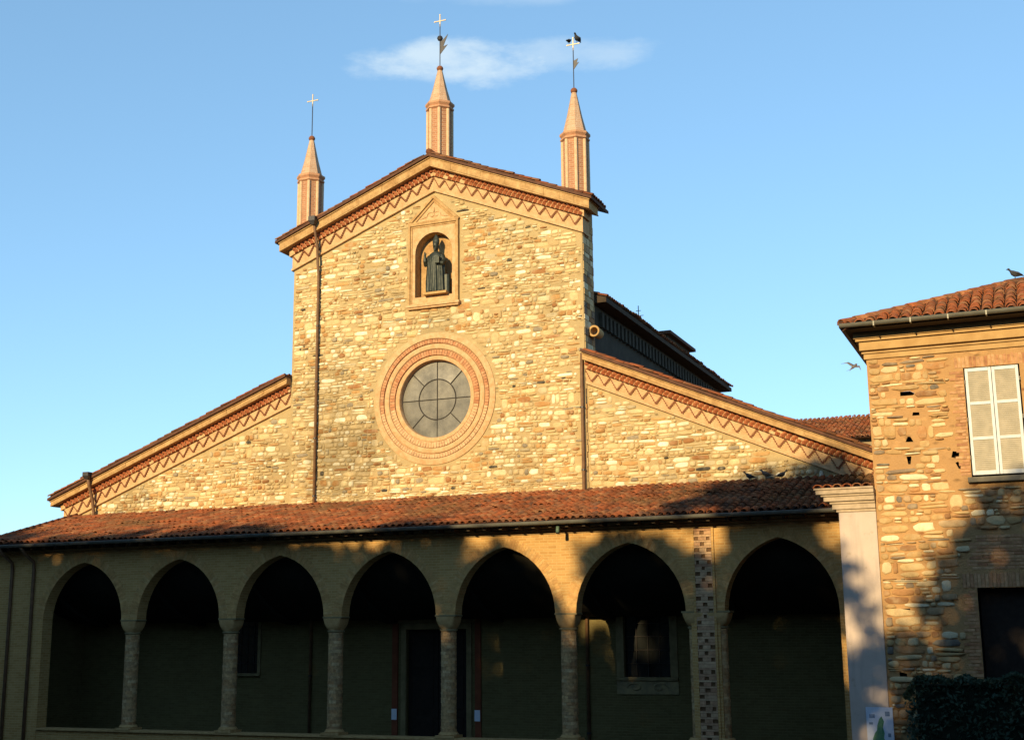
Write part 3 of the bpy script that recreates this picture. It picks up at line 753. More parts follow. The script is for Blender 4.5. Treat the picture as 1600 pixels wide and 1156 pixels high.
# ---- pinnacles
def pinnacle(x, zb, zc, zt, label, vane, cross_dz, vane_dz):
    p = empty('pinnacle', (x, .25, zb), church); p['label'] = label
    H = zc - zb; rr = .43; a0 = math.pi / 8
    s_ = MB(); s_.lathe([(rr, 0), (rr, H)], 0, 0, 8, a0); s_.build('shaft', M['pinbrick'], p)
    cl = MB()
    for k in range(8):
        t = a0 + k * math.pi / 4; cl.tube([(rr * .985 * math.cos(t), rr * .985 * math.sin(t), 0), (rr * .985 * math.cos(t), rr * .985 * math.sin(t), H)], .062, 8)
    cl.build('colonnettes', M['pinpale'], p, math.radians(50))
    cp = MB(); cp.lathe([(rr, H), (rr + .07, H + .04), (rr + .07, H + .1), (rr + .02, H + .12), (rr + .09, H + .2), (rr + .09, H + .27), (rr - .02, H + .31)], 0, 0, 8, a0); cp.build('cap_moulding', M['pinpale2'], p)
    T = zt - zb
    sp = MB(); sp.lathe([(rr - .02, H + .31), (rr * .60, H + .31 + (T - H - .31) * .42), (.085, T)], 0, 0, 8, a0); sp.build('spire', M['spire'], p)
    bl = MB(); bl.lathe([(.09, T - .01), (.115, T + .04), (.12, T + .09), (.08, T + .15), (.02, T + .18)], 0, 0, 12); bl.build('finial', M['zigstep'], p, True)
    rd = MB(); rd.tube([(0, 0, T + .1), (0, 0, T + cross_dz - .12)], .017, 6); rd.build('rod', M['darkmetal'], p)
    cr = MB(); zc_ = T + cross_dz
    cr.box(-.016, .016, -.012, .012, zc_ - .22, zc_ + .24); cr.box(-.215, -.016, -.012, .012, zc_ - .014, zc_ + .018); cr.box(.016, .215, -.012, .012, zc_ - .014, zc_ + .018)
    for dx, dz in ((-.215, 0), (.215, 0), (0, .24)): cr.obox((dx, 0, zc_ + dz), (.7, 0, .7), (0, 1, 0), (-.7, 0, .7), .02, .014, .02)
    cr.build('cross', M['gold'], p)
    if vane:
        v = MB(); zv = T + vane_dz
        if vane == 2:
            v.prism([(.015, zv - .30), (.30, zv + .02), (.13, zv - .02), (.32, zv + .42), (.10, zv + .22), (.015, zv + .18)], -.008, .008)
            v.lathe([(.01, zv + .2), (.08, zv + .24), (.11, zv + .31), (.08, zv + .38), (.01, zv + .42)], 0, 0, 12)
        else:
            v.prism([(.01, zv - .18), (.20, zv + .06), (.12, zv + .05), (.17, zv + .20), (.01, zv + .14)], -.008, .008)
        v.build('wind_vane', M['darkmetal'], p)
M['pinbrick'] = brick_mat('pinnacle brick', (.37, .18, .10), (.31, .135, .075), (.42, .28, .18), bw=.22, rh=.075)
M['pinpale'] = plain('pinnacle rib', (.56, .39, .25), (.48, .31, .18), 12)
M['pinpale2'] = plain('pinnacle cap', (.47, .26, .15), (.40, .20, .11), 12)
M['spire'] = brick_mat('spire brick', (.46, .30, .20), (.40, .235, .14), (.50, .36, .25), bw=.22, rh=.085)
pinnacle(-5.27, 17.95, 20.10, 21.80, 'left pinnacle with a plain gilt cross', 0, 1.55, 0)
pinnacle(-.03, 20.0, 22.0, 23.58, 'middle and tallest pinnacle with forked wind vane', 2, 1.90, .92)
pinnacle(5.01, 17.75, 20.05, 21.83, 'right pinnacle with small wind vane and perched birds', 1, 1.76, 1.02)

# ---- downpipes
def pipe(pts, r, label=None, n=10):
    m_ = MB(); m_.tube(pts, r, n); o = m_.build('downpipe', M['pipe'], church, True)
    q_ = MB(); z = max(p[2] for p in pts) - 1.8; x, y = pts[-1][0], pts[-1][1]
    while z > min(p[2] for p in pts) + .5:
        q_ = MB(); q_.tube([(x, y, z), (x, y, z + .05)], r + .014, n); z -= 2.0
        q_.build('pipe_bracket', M['darkmetal'], o)
    if label: o['label'] = label
pipe([(-4.63, -.55, 18.40), (-4.63, -.42, 18.0), (-4.63, -.24, 17.5), (-4.63, -.20, 16.9), (-4.63, -.12, 16.5), (-4.63, -.12, .1)], .05)
pipe([(5.20, -.05, 12.75), (5.20, -.10, 12.2), (5.20, -.10, .1)], .055)
pipe([(-14.15, -.50, 9.85), (-14.15, -.38, 9.45), (-14.15, -.16, 8.95), (-14.15, -.06, 8.5), (-14.15, -.06, 7.0)], .062)
hp = MB(); hp.loft([[(-4.63 + sx * w, -.56 + sy * w, z) for sx, sy in ((-1, -1), (1, -1), (1, 1), (-1, 1))] for w, z in ((.06, 18.22), (.13, 18.36), (.13, 18.52))]); hp.build('rainwater_head', M['darkmetal'], church)
hp = MB(); hp.loft([[(-14.15 + sx * w, -.50 + sy * w, z) for sx, sy in ((-1, -1), (1, -1), (1, 1), (-1, 1))] for w, z in ((.06, 9.68), (.13, 9.80), (.13, 9.94))]); hp.build('rainwater_head', M['darkmetal'], church)

# ================================================================== PORTICO
PY = -4.0; TH = .45; ZI = 4.48; ZT = 6.98
bays = [(-12.62, -9.38), (-8.76, -5.59), (-4.97, -1.82), (-1.20, 1.94), (2.56, 5.65), (6.27, 9.40), (10.46, 13.45)]
cols = [-9.07, -5.28, -1.51, 2.25, 5.96]
outline = [(-14.7, ZT), (-14.7, 0), (bays[0][0], 0)]
for i, (a, b_) in enumerate(bays):
    pts = arch_pts(a, b_, ZI, 6.38 - ZI)
    outline += pts
    if i == 5: outline += [(9.40 + .14, ZI), (9.40 + .14, 0), (10.46 - .14, 0), (10.46 - .14, ZI)]
outline += [(13.45, 0), (14.9, 0), (14.9, ZT)]
aw = MB(); aw.prism(outline, PY, PY + TH); arcade = aw.build('arcade_wall', M['brickwall'], church); arcade['label'] = 'brick arcade wall with seven pointed arches'
# voussoirs
for i, (a, b_) in enumerate(bays):
    v = MB(); q = random.Random(40 + i); pts = arch_pts(a, b_, ZI, 6.38 - ZI, 17)
    for k in range(len(pts) - 1):
        p0, p1 = Vector((pts[k][0], 0, pts[k][1])), Vector((pts[k + 1][0], 0, pts[k + 1][1])); t = (p1 - p0); L = t.length; t.normalize(); n_ = Vector((-t.z, 0, t.x))
        for h_ in range(2):
            c = p0 + t * L * (h_ + .5) / 2 + n_ * .145; c.y = PY + .05
            v.obox(c, t, Vector((0, 1, 0)), n_, L / 4 - .006, .055 + q.uniform(0, .006), .143, q.random())
    tag(v.build('arch_ring', M['vous'] if 'vous' in M else M.setdefault('vous', piece('voussoir brick', 'attr', [(0, (.45, .265, .098)), (.6, (.38, .205, .075)), (1, (.46, .29, .12))], .92, 6)), arcade), kind='stuff')
# string courses beneath the eave
for k, (z0, z1, p) in enumerate(((6.70, 6.75, .05), (6.775, 6.835, .10), (6.86, 6.93, .16))):
    c = MB(); c.box(-14.7, 14.9, PY - p, PY + .1, z0, z1); c.build('eave_course', M['plaster'], arcade, bevel=.008)
# columns
def column(x, r, name='column'):
    cobj = empty(name, (x, PY + .225, 0), church); q = random.Random(int(x * 50))
    s_ = MB(); n = 18; z = 1.22
    while z < 4.03:
        h = q.uniform(.075, .10) if z < 3.95 else 4.04 - z; h = min(h, 4.04 - z)
        if h < .01: break
        rr = r * q.uniform(.985, 1.015); rings_ = []
        for k in range(n // 3):
            t0 = 2 * math.pi * k / (n // 3) + z * 7; t1 = t0 + 2 * math.pi / (n // 3) * .985
            arc = [t0 + (t1 - t0) * j / 3 for j in range(4)]; rk = rr * q.uniform(.985, 1.015)
            bot = [(rk * math.cos(t), rk * math.sin(t), z + .006) for t in arc]; top = [(rk * math.cos(t), rk * math.sin(t), z + h - .006) for t in arc]
            ib = [(r * .9 * math.cos(t), r * .9 * math.sin(t), z + .0) for t in arc]; it = [(r * .9 * math.cos(t), r * .9 * math.sin(t), z + h) for t in arc]
            V = bot + top + ib + it; F = []
            for j in range(3): F += [(j, j + 1, 4 + j + 1, 4 + j), (4 + j, 4 + j + 1, 12 + j + 1, 12 + j), (8 + j, 8 + j + 1, j + 1, j)]
            F += [(0, 4, 12, 8), (3, 11, 15, 7)]
            s_.add(V, F, q.random())
        z += h
    tag(s_.build('shaft_bricks', M['colbrick'], cobj), kind='stuff')
    c = MB(); c.lathe([(r * .955, 1.2), (r * .955, 4.05)], 0, 0, 16); c.build('shaft_core', M['impost'], cobj, True)
    b_ = MB(); b_.box(-.30, .30, -.30, .30, 1.06, 1.13); b_.lathe([(.29, 1.13), (.30, 1.16), (.27, 1.19), (.25, 1.225)], 0, 0, 20); b_.build('base', M['impost'], cobj)
    rg = MB(); rg.lathe([(r, 4.03), (r + .035, 4.045), (r + .035, 4.085), (r, 4.10)], 0, 0, 20); rg.build('astragal', M['framestone'], cobj, math.radians(40))
    cap = MB(); rings_ = []
    for f_ in (0, .15, .35, .6, .85, 1.0):
        hw = r + .0 + (.295 - r) * math.sin(f_ * math.pi / 2) ** .9; pw = 2 + 10 * f_
        rings_.append([(hw * math.copysign(abs(math.cos(t)) ** (2 / pw), math.cos(t)), hw * math.copysign(abs(math.sin(t)) ** (2 / pw), math.sin(t)), 4.10 + .345 * f_) for t in [2 * math.pi * k / 24 for k in range(24)]])
    cap.loft(rings_); cap.build('capital', M['impost'], cobj, math.radians(40))
    ab = MB(); ab.box(-.33, .33, -.255, .25, 4.447, 4.497); ab.build('abacus', M['framestone'], cobj, bevel=.008)
    return cobj
for x in cols: column(x, .225)
column(9.60, .185); column(10.27, .185)
# toothed pier between the last two arches
pier = empty('toothed_pier', (0, 0, 0), church); pier['label'] = 'brick pier with open toothing pockets between the last two arches'
pc = MB(); pc.box(9.66, 10.22, PY + .06, PY + .5, 0, 4.5); pc.build('pier_core', M['cavity'], pier)
pe = MB(); pe.box(9.64, 9.70, PY - .055, PY + .4, 0, 6.69); pe.box(10.18, 10.24, PY - .055, PY + .4, 0, 6.69); pe.build('pier_edge', M['brickwall'], pier)
pb = MB(); pb.box(9.70, 10.18, PY - .004, PY + .06, 0, 6.69); pb.build('pier_back', M['pocket'], pier)
q = random.Random(66); z = 1.0; k = 0; bm_ = MB(); bm_.box(-.5, .5, -.5, .5, -.5, .5); bme = bm_.mesh('brick'); bme.materials.append(M['tooth_o'])
while z < 6.60:
    h = q.uniform(.085, .105); third = .16; x = 9.70 + q.uniform(.0, .02)
    pat = (0, 1, 0) if k % 2 == 0 else (1, 0, 1)
    segs = []
    for i in range(3):
        c0 = 9.70 + third * i; pk = pat[i] == 0 and q.random() > .12
        if pk: segs.append((c0 + .02 + q.uniform(-.02, .02), c0 + .135 + q.uniform(-.02, .02)))
    for a, b_ in segs + [(10.18, 10.18)]:
        if a - x > .02:
            o = link('brick', bme, pier); o.location = ((a + x) / 2, PY - .02, z + h / 2); o.scale = (a - x - .006, .07 + q.uniform(0, .012), h - .008)
        x = b_
    z += h
    o = link('brick', bme, pier); hh = q.uniform(.05, .07); o.location = (9.94, PY - .022, z + hh / 2); o.scale = (.475, .066, hh - .006)
    z += hh; k += 1
# parapet, floor, ceiling, roof
pw_ = MB(); pw_.box(-12.62, 9.55, PY + .02, PY + .43, 0, 1.0); pw_.box(10.31, 13.45, PY + .02, PY + .43, 0, 1.0); par = pw_.build('parapet', M['brickwall'], church)
pk = MB(); pk.box(-12.62, 9.55, PY - .06, PY + .5, 1.0, 1.06); pk.box(10.31, 13.45, PY - .06, PY + .5, 1.0, 1.06); pk.build('coping', M['impost'], par, bevel=.01)
fl = MB(); fl.box(-14.7, 14.9, PY - .3, 0, -.1, .0); fl.build('portico_floor', M['floor'], church)
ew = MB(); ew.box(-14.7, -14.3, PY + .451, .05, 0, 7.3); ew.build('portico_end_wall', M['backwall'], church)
ce = MB(); prof_v = [(-.045 - 3.45 * math.sin(t), 4.42 + 2.25 * (1 - math.cos(t)) ** .8) for t in [math.pi / 2 * k / 12 for k in range(13)]]
ce.add([(x, y, z) for x in (-14.3, 14.9) for y, z in prof_v], [(k, k + 1, 14 + k, 13 + k) for k in range(12)])
for x in cols + [9.93, 13.9, -13.3]:
    ce.add([(x + dx, y - .02 * 0 - .10, z - .12) for dx in (-.18, .18) for y, z in prof_v] + [(x + dx, y, z + .1) for dx in (-.18, .18) for y, z in prof_v],
           [(k, k + 1, 14 + k, 13 + k) for k in range(12)] + [(k, 26 + k, 27 + k, k + 1) for k in range(12)] + [(13 + k, 14 + k, 40 + k, 39 + k) for k in range(12)])
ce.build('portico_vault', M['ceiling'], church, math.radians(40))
bw_ = MB(); plate(bw_, [(-14.7, 0), (14.9, 0), (14.9, 7.25), (-14.7, 7.25)], [[(-1.04, .01), (1.10, .01), (1.10, 4.10), (-1.04, 4.10)], [(6.36, 2.63), (7.80, 2.63)] + arch_pts(6.36, 7.80, 5.2, .95)[::-1][0:0] + [(7.80, 5.4), (7.4, 6.0), (7.08, 6.2), (6.76, 6.0), (6.36, 5.4)],
      [(-7.80, 2.70), (-6.75, 2.70), (-6.75, 5.0), (-7.0, 5.4), (-7.28, 5.55), (-7.55, 5.4), (-7.80, 5.0)]], -.04, .09)
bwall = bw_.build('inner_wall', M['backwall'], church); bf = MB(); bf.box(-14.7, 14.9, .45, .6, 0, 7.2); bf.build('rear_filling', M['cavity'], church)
bwall['label'] = 'plain inner wall behind the arcade'
ROOF_A = math.atan2(8.33 - 7.03, 4.65)
rs_ = MB(); xs0, xs1 = -14.98, 14.95
prof = [(-4.62, 6.96), (-4.66, 7.01), (-.01, 8.31), (-.01, 8.20)]
rs_.add([(xs0, y, z) for y, z in prof] + [(xs1, y, z) for y, z in prof], [(0, 4, 5, 1), (1, 5, 6, 2), (2, 6, 7, 3), (3, 7, 4, 0), (3, 2, 1, 0)[::-1], (4, 5, 6, 7)[::-1]])
proof = rs_.build('portico_roof', M['tilebed'], church, False, True); proof['label'] = 'long low tiled roof of the portico'
tile_mass('roof_tiles', M['tile_a'], proof, [((xs0, -4.70, 7.015), (1, 0, 0), (0, math.cos(ROOF_A), math.sin(ROOF_A)), 133, 15, .225, .325, lambda a, s_: s_ < 4.66)], 5)
fl2 = MB(); fl2.box(XL - 9.9, 14.9, -.05, .0, 8.30, 8.42)
vt = MB()
for i in range(15): vt.tube([(xs0 - .02, -4.7 + i * .325 * math.cos(ROOF_A), 7.07 + i * .325 * math.sin(ROOF_A)), (xs0 - .02, -4.7 + (i * .325 + .4) * math.cos(ROOF_A), 7.09 + (i * .325 + .4) * math.sin(ROOF_A))], .10, 8)
vt.build('verge_tiles', M['tile_a'], proof, True)
sf = MB(); sf.box(xs0, xs1, -4.60, PY + .001, 6.935, 6.958); sf.build('soffit_boards', M['timber'], proof)
raf = MB()
for i in range(60):
    x = -14.8 + i * .5; raf.box(x, x + .09, -4.58, PY - .165, 6.83, 6.934)
tag(raf.build('rafter_ends', M['timber'], proof), kind='stuff')
def gutter(x0, x1, y, z, r, parent, mat, ends=True):
    gm = MB(); n = 8; rings_ = []
    arc = [math.pi + math.pi * k / n for k in range(n + 1)]
    for x in (x0, x1):
        rings_.append([(x, y + r * math.cos(t), z + r * math.sin(t)) for t in arc] + [(x, y + (r - .008) * math.cos(t), z + (r - .008) * math.sin(t)) for t in reversed(arc)])
    gm.loft(rings_); gm.tube([(x0, y - r, z), (x1, y - r, z)], .012, 6)
    return gm.build('gutter', mat, parent, math.radians(40), True)
gutter(xs0, xs1, -4.76, 6.985, .085, proof, M['gutter'])
for x in (-14.02, -13.08):
    p_ = MB(); p_.tube([(x, -4.74, 6.92), (x, -4.55, 6.72), (x, PY - .10, 6.45), (x, PY - .07, 6.2), (x, PY - .07, .1)], .055, 10); p_.build('downpipe', M['pipe'], church, True)

# ---- portal and windows of the inner wall
por = empty('portal', (.03, 0, 0), church); por['label'] = 'tall dark church door between red jambs'
d = MB()
for sx in (-1, 1):
    x0, x1 = (-1.06, -.01) if sx < 0 else (.01, 1.06)
    leaf = MB(); leaf.box(x0, x1, .10, .16, .02, 4.08)
    lf = leaf.build('door_leaf', M['wood'], por)
    for zz in (.3, 1.6, 2.9):
        p_ = MB(); p_.box(x0 + .16, x1 - .16, .075, .10, zz, zz + 1.05); p_.build('door_panel', M['wood'], lf, bevel=.02)
fr = MB()
fr.box(-1.26, -1.075, -.11, .0, 0, 4.10); fr.box(1.075, 1.26, -.11, .0, 0, 4.10); fr.box(-1.26, 1.26, -.11, .0, 4.101, 4.30); fr.box(-1.4, 1.4, -.15, .0, 4.301, 4.42)
fr.build('door_frame', M['framestone'], por, bevel=.015)
for sx in (-1, 1):
    r_ = MB(); r_.box(sx * 1.48 - .10, sx * 1.48 + .10, -.10, .0, 0, 4.9); r_.build('red_jamb', M['redpaint'], por)
def inner_window(x0, x1, z0, z1, fw, label, scroll):
    w = empty('inner_window', ((x0 + x1) / 2, 0, z0), church); w['label'] = label; hw = (x1 - x0) / 2; H = z1 - z0
    g_ = MB(); g_.box(-hw, hw, .10, .12, 0, H); g_.build('glazing', M['darkglass'], w)
    b_ = MB()
    for k in range(1, 4): b_.tube([(-hw + 2 * hw * k / 4, .06, 0), (-hw + 2 * hw * k / 4, .06, H)], .012, 6)
    for k in range(1, 9): b_.tube([(-hw, .06, H * k / 9), (hw, .06, H * k / 9)], .012, 6)
    b_.build('window_grille', M['came'], w)
    f_ = MB()
    for s_ in (-1, 1): f_.box(s_ * (hw + fw / 2) - fw / 2, s_ * (hw + fw / 2) + fw / 2, -.10, -.0, -.0, H * .8)
    f_.box(-hw - fw, hw + fw, -.16, .0, -.10, -.001); f_.build('window_frame', M['framestone'], w, bevel=.01)
    if scroll:
        s2 = MB(); s2.box(-hw - fw, hw + fw, -.09, 0, -.50, -.101)
        for s_ in (-1, 1):
            s2.tube([(s_ * (.38 + .26 * math.cos(t) * (1 - t / 8)), -.10, -.30 + .15 * math.sin(t) * (1 - t / 8)) for t in [k * .5 for k in range(13)]], .03, 6)
        s2.build('carved_apron', M['apron'], w)
M['apron'] = plain('carved apron', (.30, .23, .11), (.18, .14, .08), 5)
inner_window(6.36, 7.80, 2.63, 6.2, .24, 'tall dark window with pale carved apron behind the sixth arch', True)
inner_window(-7.80, -6.75, 2.70, 5.5, .12, 'dark window behind the third arch', False)

# ================================================================== HOUSE
house = tag(empty('house', (15.0, -8.0, 0)), 'stone house at the right edge with tiled roof and closed white shutters', 'house')
HX, HY = 15.0, -8.0
hw_ = MB()
win_o = [(17.10, 7.25), (18.28, 7.25), (18.28, 9.72), (17.10, 9.72)]
door_o = [(17.02, 2.2), (18.75, 2.2), (18.75, 4.84), (17.02, 4.84)]
def rect(x0, x1, z0, z1): return [(x0, z0), (x1, z0), (x1, z1), (x0, z1)]
holes = [[(15.70, 9.19), (15.98, 9.19), (16.02, 9.23), (15.92, 9.29), (15.70, 9.29)], [(15.93, 8.72), (16.09, 8.72), (16.09, 8.79), (15.95, 8.80)], [(15.74, 8.13), (15.92, 8.12), (15.86, 8.24), (15.80, 8.25)],
         [(15.77, 7.62), (15.82, 7.62), (15.85, 7.80), (15.74, 7.80)], [(16.70, 7.72), (16.86, 7.70), (16.88, 7.84), (16.74, 7.86)], [(16.84, 7.46), (16.92, 7.44), (16.84, 7.62), (16.78, 7.60)],
         [(15.38, 4.32), (15.62, 4.30), (15.58, 4.42), (15.40, 4.42)], [(16.36, 3.42), (16.52, 3.40), (16.55, 3.55), (16.38, 3.56)], [(15.28, 2.90), (15.44, 2.88), (15.42, 3.02), (15.26, 3.05)]]
zone_b = [(16.72, 17.02, 2.3, 5.2), (16.80, 17.10, 7.3, 9.85), (16.72, 19.4, 4.84, 5.22), (16.85, 18.6, 9.72, 10.02), (17.0, 18.6, 5.22, 6.0)]
def in_house(x, z):
    if not (HX + .02 < x < 20.4 and 1.6 < z < 10.08): return False
    for x0, x1, z0, z1 in zone_b + [(17.0, 18.4, 7.1, 9.8), (16.98, 18.8, 2, 4.9)]:
        if x0 - .02 < x < x1 + .02 and z0 - .02 < z < z1 + .02: return False
    for h in holes:
        hx = sum(p[0] for p in h) / len(h); hz = sum(p[1] for p in h) / len(h)
        if abs(x - hx) < .14 and abs(z - hz) < .075: return False
    return True
wall_sheet(hw_, [(HX, 0), (21, 0), (21, 10.7), (HX, 10.7)], [win_o, door_o] + holes, HY, .2, .009, 14, 7.9,
           lambda x, z: HX + .05 < x < 20.9 and .1 < z < 10.6 and not (16.95 < x < 18.9 and (7.1 < z < 9.8 or 2 < z < 5)))
hwall = hw_.build('house_wall', M['hmortar'], house); hwall.location = (-15, 8, 0)
for h, dp in [(h, .25) for h in holes] + [(door_o, .9), (win_o, .3)]:
    pcs = MB(); pocket(pcs, h, HY + .01, dp); pcs.build('wall_recess', M['cavity'], hwall, False, True)
sh = set_stones(lay(HX + .03, 20.4, 1.7, 10.1, in_house, .130, .27, 31, .0, .12), HY - .006, .022, .060, 32)
sh.sort(key=lambda t: -t[3] * t[5] * (2 if t[0] < 18.5 else .1))
stone_objects(sh[:300], shape_meshes(M['hstone_o'], 'house stone'), [hwall] * 300)
stone_mass('small_stones', sh[300:], M['hstone_a'], hwall)
# brick repairs round the openings
q = random.Random(12); bm2 = MB(); bm2.box(-.5, .5, -.5, .5, -.5, .5); bme2 = bm2.mesh('brick'); bme2.materials.append(M['brick_o'])
def brk(x0, x1, z0, z1, p=.02):
    o = link('brick', bme2, hwall); o.location = ((x0 + x1) / 2, HY - p / 2 + .03, (z0 + z1) / 2); o.scale = (x1 - x0, .06 + p, z1 - z0); o.rotation_euler = (0, q.uniform(-.02, .02), 0)
for x0, x1, za, zb in ((16.70, 17.02, 2.95, 4.84), (16.82, 17.10, 7.3, 9.7)):
    z = za; k = 0
    while z < zb - .06:
        a = x0 + (.0 if k % 2 else .11) + q.uniform(-.05, .05); x = a
        while x < x1 - .05:
            e = min(x + .235, x1); brk(x, e - .012, z, z + .058, q.uniform(.006, .022)); x = e
        z += .074; k += 1
x = 16.74
while x < 18.7: brk(x, x + .062, 4.85, 5.15 + q.uniform(-.02, .02), q.uniform(.005, .02)); x += .078
x = 16.92
while x < 18.6: brk(x, x + .062, 9.73, 9.97 + q.uniform(-.02, .02), q.uniform(.004, .012)); x += .08
z = 5.24
while z < 5.95:
    x = 17.0 + q.uniform(-.2, .1)
    while x < 18.6: e = x + q.uniform(.2, .26); brk(x, e - .012, z, z + .058, q.uniform(.004, .018)); x = e
    z += .075
# cornice, eave, gutter
hc = empty('house_cornice', (0, 0, 0), house)
for z0, z1, p in ((10.10, 10.22, .05), (10.225, 10.27, .09), (10.30, 10.50, .13), (10.505, 10.56, .20), (10.565, 10.70, .24)):
    c = MB(); c.box(-p, 6, -p, .3, z0, z1); c.box(-p, .0, .302, 7.9, z0, z1); c.build('cornice_course', M['hplaster'] if 'hplaster' in M else M.setdefault('hplaster', plain('house cornice', (.42, .27, .12), (.34, .205, .085), 3)), hc, bevel=.012)
so_ = MB(); so_.box(-.36, 6, -.70, 8.0, 10.705, 10.76); so_.build('eave_soffit', M['timber'], house)
hip = MB(); E0 = (-.40, -.74, 10.765); S = .40; T_ = 4.6
hip.add([(E0[0], E0[1], E0[2]), (6.5, E0[1], E0[2]), (6.5, E0[1] + T_, E0[2] + S * T_), (E0[0] + T_, E0[1] + T_, E0[2] + S * T_), (E0[0], 8, E0[2]), (E0[0] + T_, 8, E0[2] + S * T_)],
        [(0, 1, 2, 3), (0, 3, 5, 4), (0, 4, 5, 2, 1)[::-1]])
hroof = hip.build('house_roof', M['tilebed'], house); hroof['label'] = 'hipped roof of weathered clay tiles'
tme = raw_mesh('house tile', TV * np.array((1.15, .95, 1.2)), TF, None, M['tile_o']); q = random.Random(71)
ua = math.atan(S); tb = Matrix(((1, 0, 0), (0, math.cos(ua), -math.sin(ua)), (0, math.sin(ua), math.cos(ua)))).to_4x4()
cnt = 0
for i in range(19):
    a = .12 + i * .25
    for j in range(14):
        s_ = j * .34 - .03
        run = s_ * math.cos(ua)
        if run > a + .05 or run > 3.9 or cnt > 220: continue
        o = link('roof_tile', tme, hroof); cnt += 1
        o.matrix_world = Matrix.Translation((E0[0] + a + q.uniform(-.015, .015), E0[1] + run - .03, E0[2] + s_ * math.sin(ua) + .03 + q.uniform(0, .015))) @ tb @ Matrix.Rotation(q.uniform(-.06, .06), 4, 'Z')
hipt = raw_mesh('hip tile', TV * np.array((1.35, 1.05, 1.5)), TF, None, M['tile_o'])
dv = Vector((1, 1, S)).normalized(); rt_ = Vector((1, -1, 0)).normalized(); nn = rt_.cross(dv)
hb = MB(); hb.tube([Vector(E0) + Vector((0, 0, .03)), Vector(E0) + dv * 6.4 + Vector((0, 0, .03))], .125, 8); hb.build('hip_bedding', M['tilebed'], hroof)
for j in range(14):
    p = Vector((E0[0] - .02, E0[1] - .02, E0[2] + .06)) + dv * j * .40
    o = link('hip_tile', hipt, hroof); mm = Matrix((rt_, dv, nn)).transposed().to_4x4(); o.matrix_world = Matrix.Translation(p) @ mm @ Matrix.Rotation(q.uniform(-.05, .05), 4, 'Z')
gutter(-.46, 6.2, -.80, 10.80, .075, house, M['gutter'])
gb = MB()
for i in range(8): gb.box(.3 + i * .8, .33 + i * .8, -.885, -.70, 10.70, 10.81)
gb.build('gutter_brackets', M['gutter'], house)
gs = MB(); gs.box(-.46, -.36, -.79, 7.9, 10.73, 10.80); gs.build('side_gutter', M['gutter'], house)
# shutters
for s_, (x0, x1) in enumerate(((17.13, 17.685), (17.695, 18.25))):
    shu = empty('shutter', (x0 - 15, -.05, 7.29), house); wd = x1 - x0; H = 2.40
    f_ = MB(); f_.box(0, .065, -.02, .02, 0, H); f_.box(wd - .065, wd, -.02, .02, 0, H)
    zs = (0, .81, 1.60, H)
    f_.box(.065, wd - .065, -.02, .02, 0, .09); f_.box(.065, wd - .065, -.02, .02, H - .08, H)
    for zz in zs[1:3]: f_.box(.065, wd - .065, -.02, .02, zz - .035, zz + .035)
    f_.build('shutter_frame', M['shutter'], shu, bevel=.006)
    sm = MB(); ca = math.radians(74); sm.obox((0, 0, 0), (1, 0, 0), (0, math.cos(ca), math.sin(ca)), (0, -math.sin(ca), math.cos(ca)), (wd - .13) / 2, .029, .005); sme = sm.mesh('slat'); sme.materials.append(M['slat'])
    for a, b_ in ((.09, zs[1] - .035), (zs[1] + .035, zs[2] - .035), (zs[2] + .035, H - .08)):
        n = 16
        for k in range(n):
            o = link('slat', sme, shu); o.location = (wd / 2, .005, a + (b_ - a) * (k + .5) / n)
    hg = MB()
    for zz in (.35, 1.2, 2.05):
        xx = -.02 if s_ == 0 else wd; hg.box(xx, xx + .03, -.035, .01, zz, zz + .09)
    hg.build('hinges', M['darkmetal'], shu)
sl_ = MB(); sl_.box(2.02, 3.36, -.14, .05, 7.13, 7.245); sl_.build('window_sill', M['sill'], house, bevel=.01)
# dark lower opening
dl = MB(); dl.box(2.05, 3.72, .35, .4, 2.0, 4.84); dl.build('dark_door', M['wood'], house)

# ================================================================== PILLAR, POSTER
pil = tag(empty('gate_pillar', (14.55, -7.7, 0)), 'white plastered pillar with moulded cap between portico and house', 'pillar')
s_ = MB(); s_.box(-.385, .445, -.33, .4, 0, 6.60); s_.build('shaft', M['white'], pil, bevel=.012)
for z0, z1, p in ((6.602, 6.66, .05), (6.665, 6.78, .13), (6.785, 6.84, .18), (6.845, 6.95, .30), (6.955, 7.0, .36), (7.005, 7.10, .46), (7.105, 7.15, .50)):
    c = MB(); c.box(-.385 - p, .447, -.33 - p * .5, .4, z0, z1); c.build('cap_moulding', M['whitetrim'], pil, bevel=.012)
tme3 = raw_mesh('cap tile', TV * np.array((1.1, .9, 1.0)), TF, None, M['tile_o'])
for i in range(6):
    o = link('cap_tile', tme3, pil); o.location = (-.80 + i * .22, -.55, 7.155); o.rotation_euler = (.12, 0, 0)
pos_ = tag(empty('poster', (14.79, -8.09, 1.45)), 'pale blue poster with green print fixed on the white pillar', 'poster')
b_ = MB(); b_.box(-.285, .285, -.012, .012, 0, .85); b_.build('poster_board', M['posterp'], pos_)
gp = MB(); blob = [(-.2, 0.02), (.06, .02), (.10, .12), (.07, .20), (.09, .30), (.06, .42), (.09, .55), (.04, .66), (-.01, .60), (-.06, .46), (-.07, .36), (-.12, .30), (-.16, .2)]
gp.prism(blob, -.0145, -.0125); gp.build('green_print', M['pgreen'], pos_)
for pts in ([(-.22, .62), (-.10, .62), (-.10, .70), (-.22, .70)], [(.12, .66), (.22, .66), (.22, .76), (.12, .76)], [(.16, .22), (.22, .22), (.22, .30), (.16, .30)], [(-.23, .48), (-.15, .48), (-.15, .53), (-.23, .53)]):
    m_ = MB(); m_.prism(pts, -.0145, -.0125); m_.build('blue_print', M['pblue'], pos_)

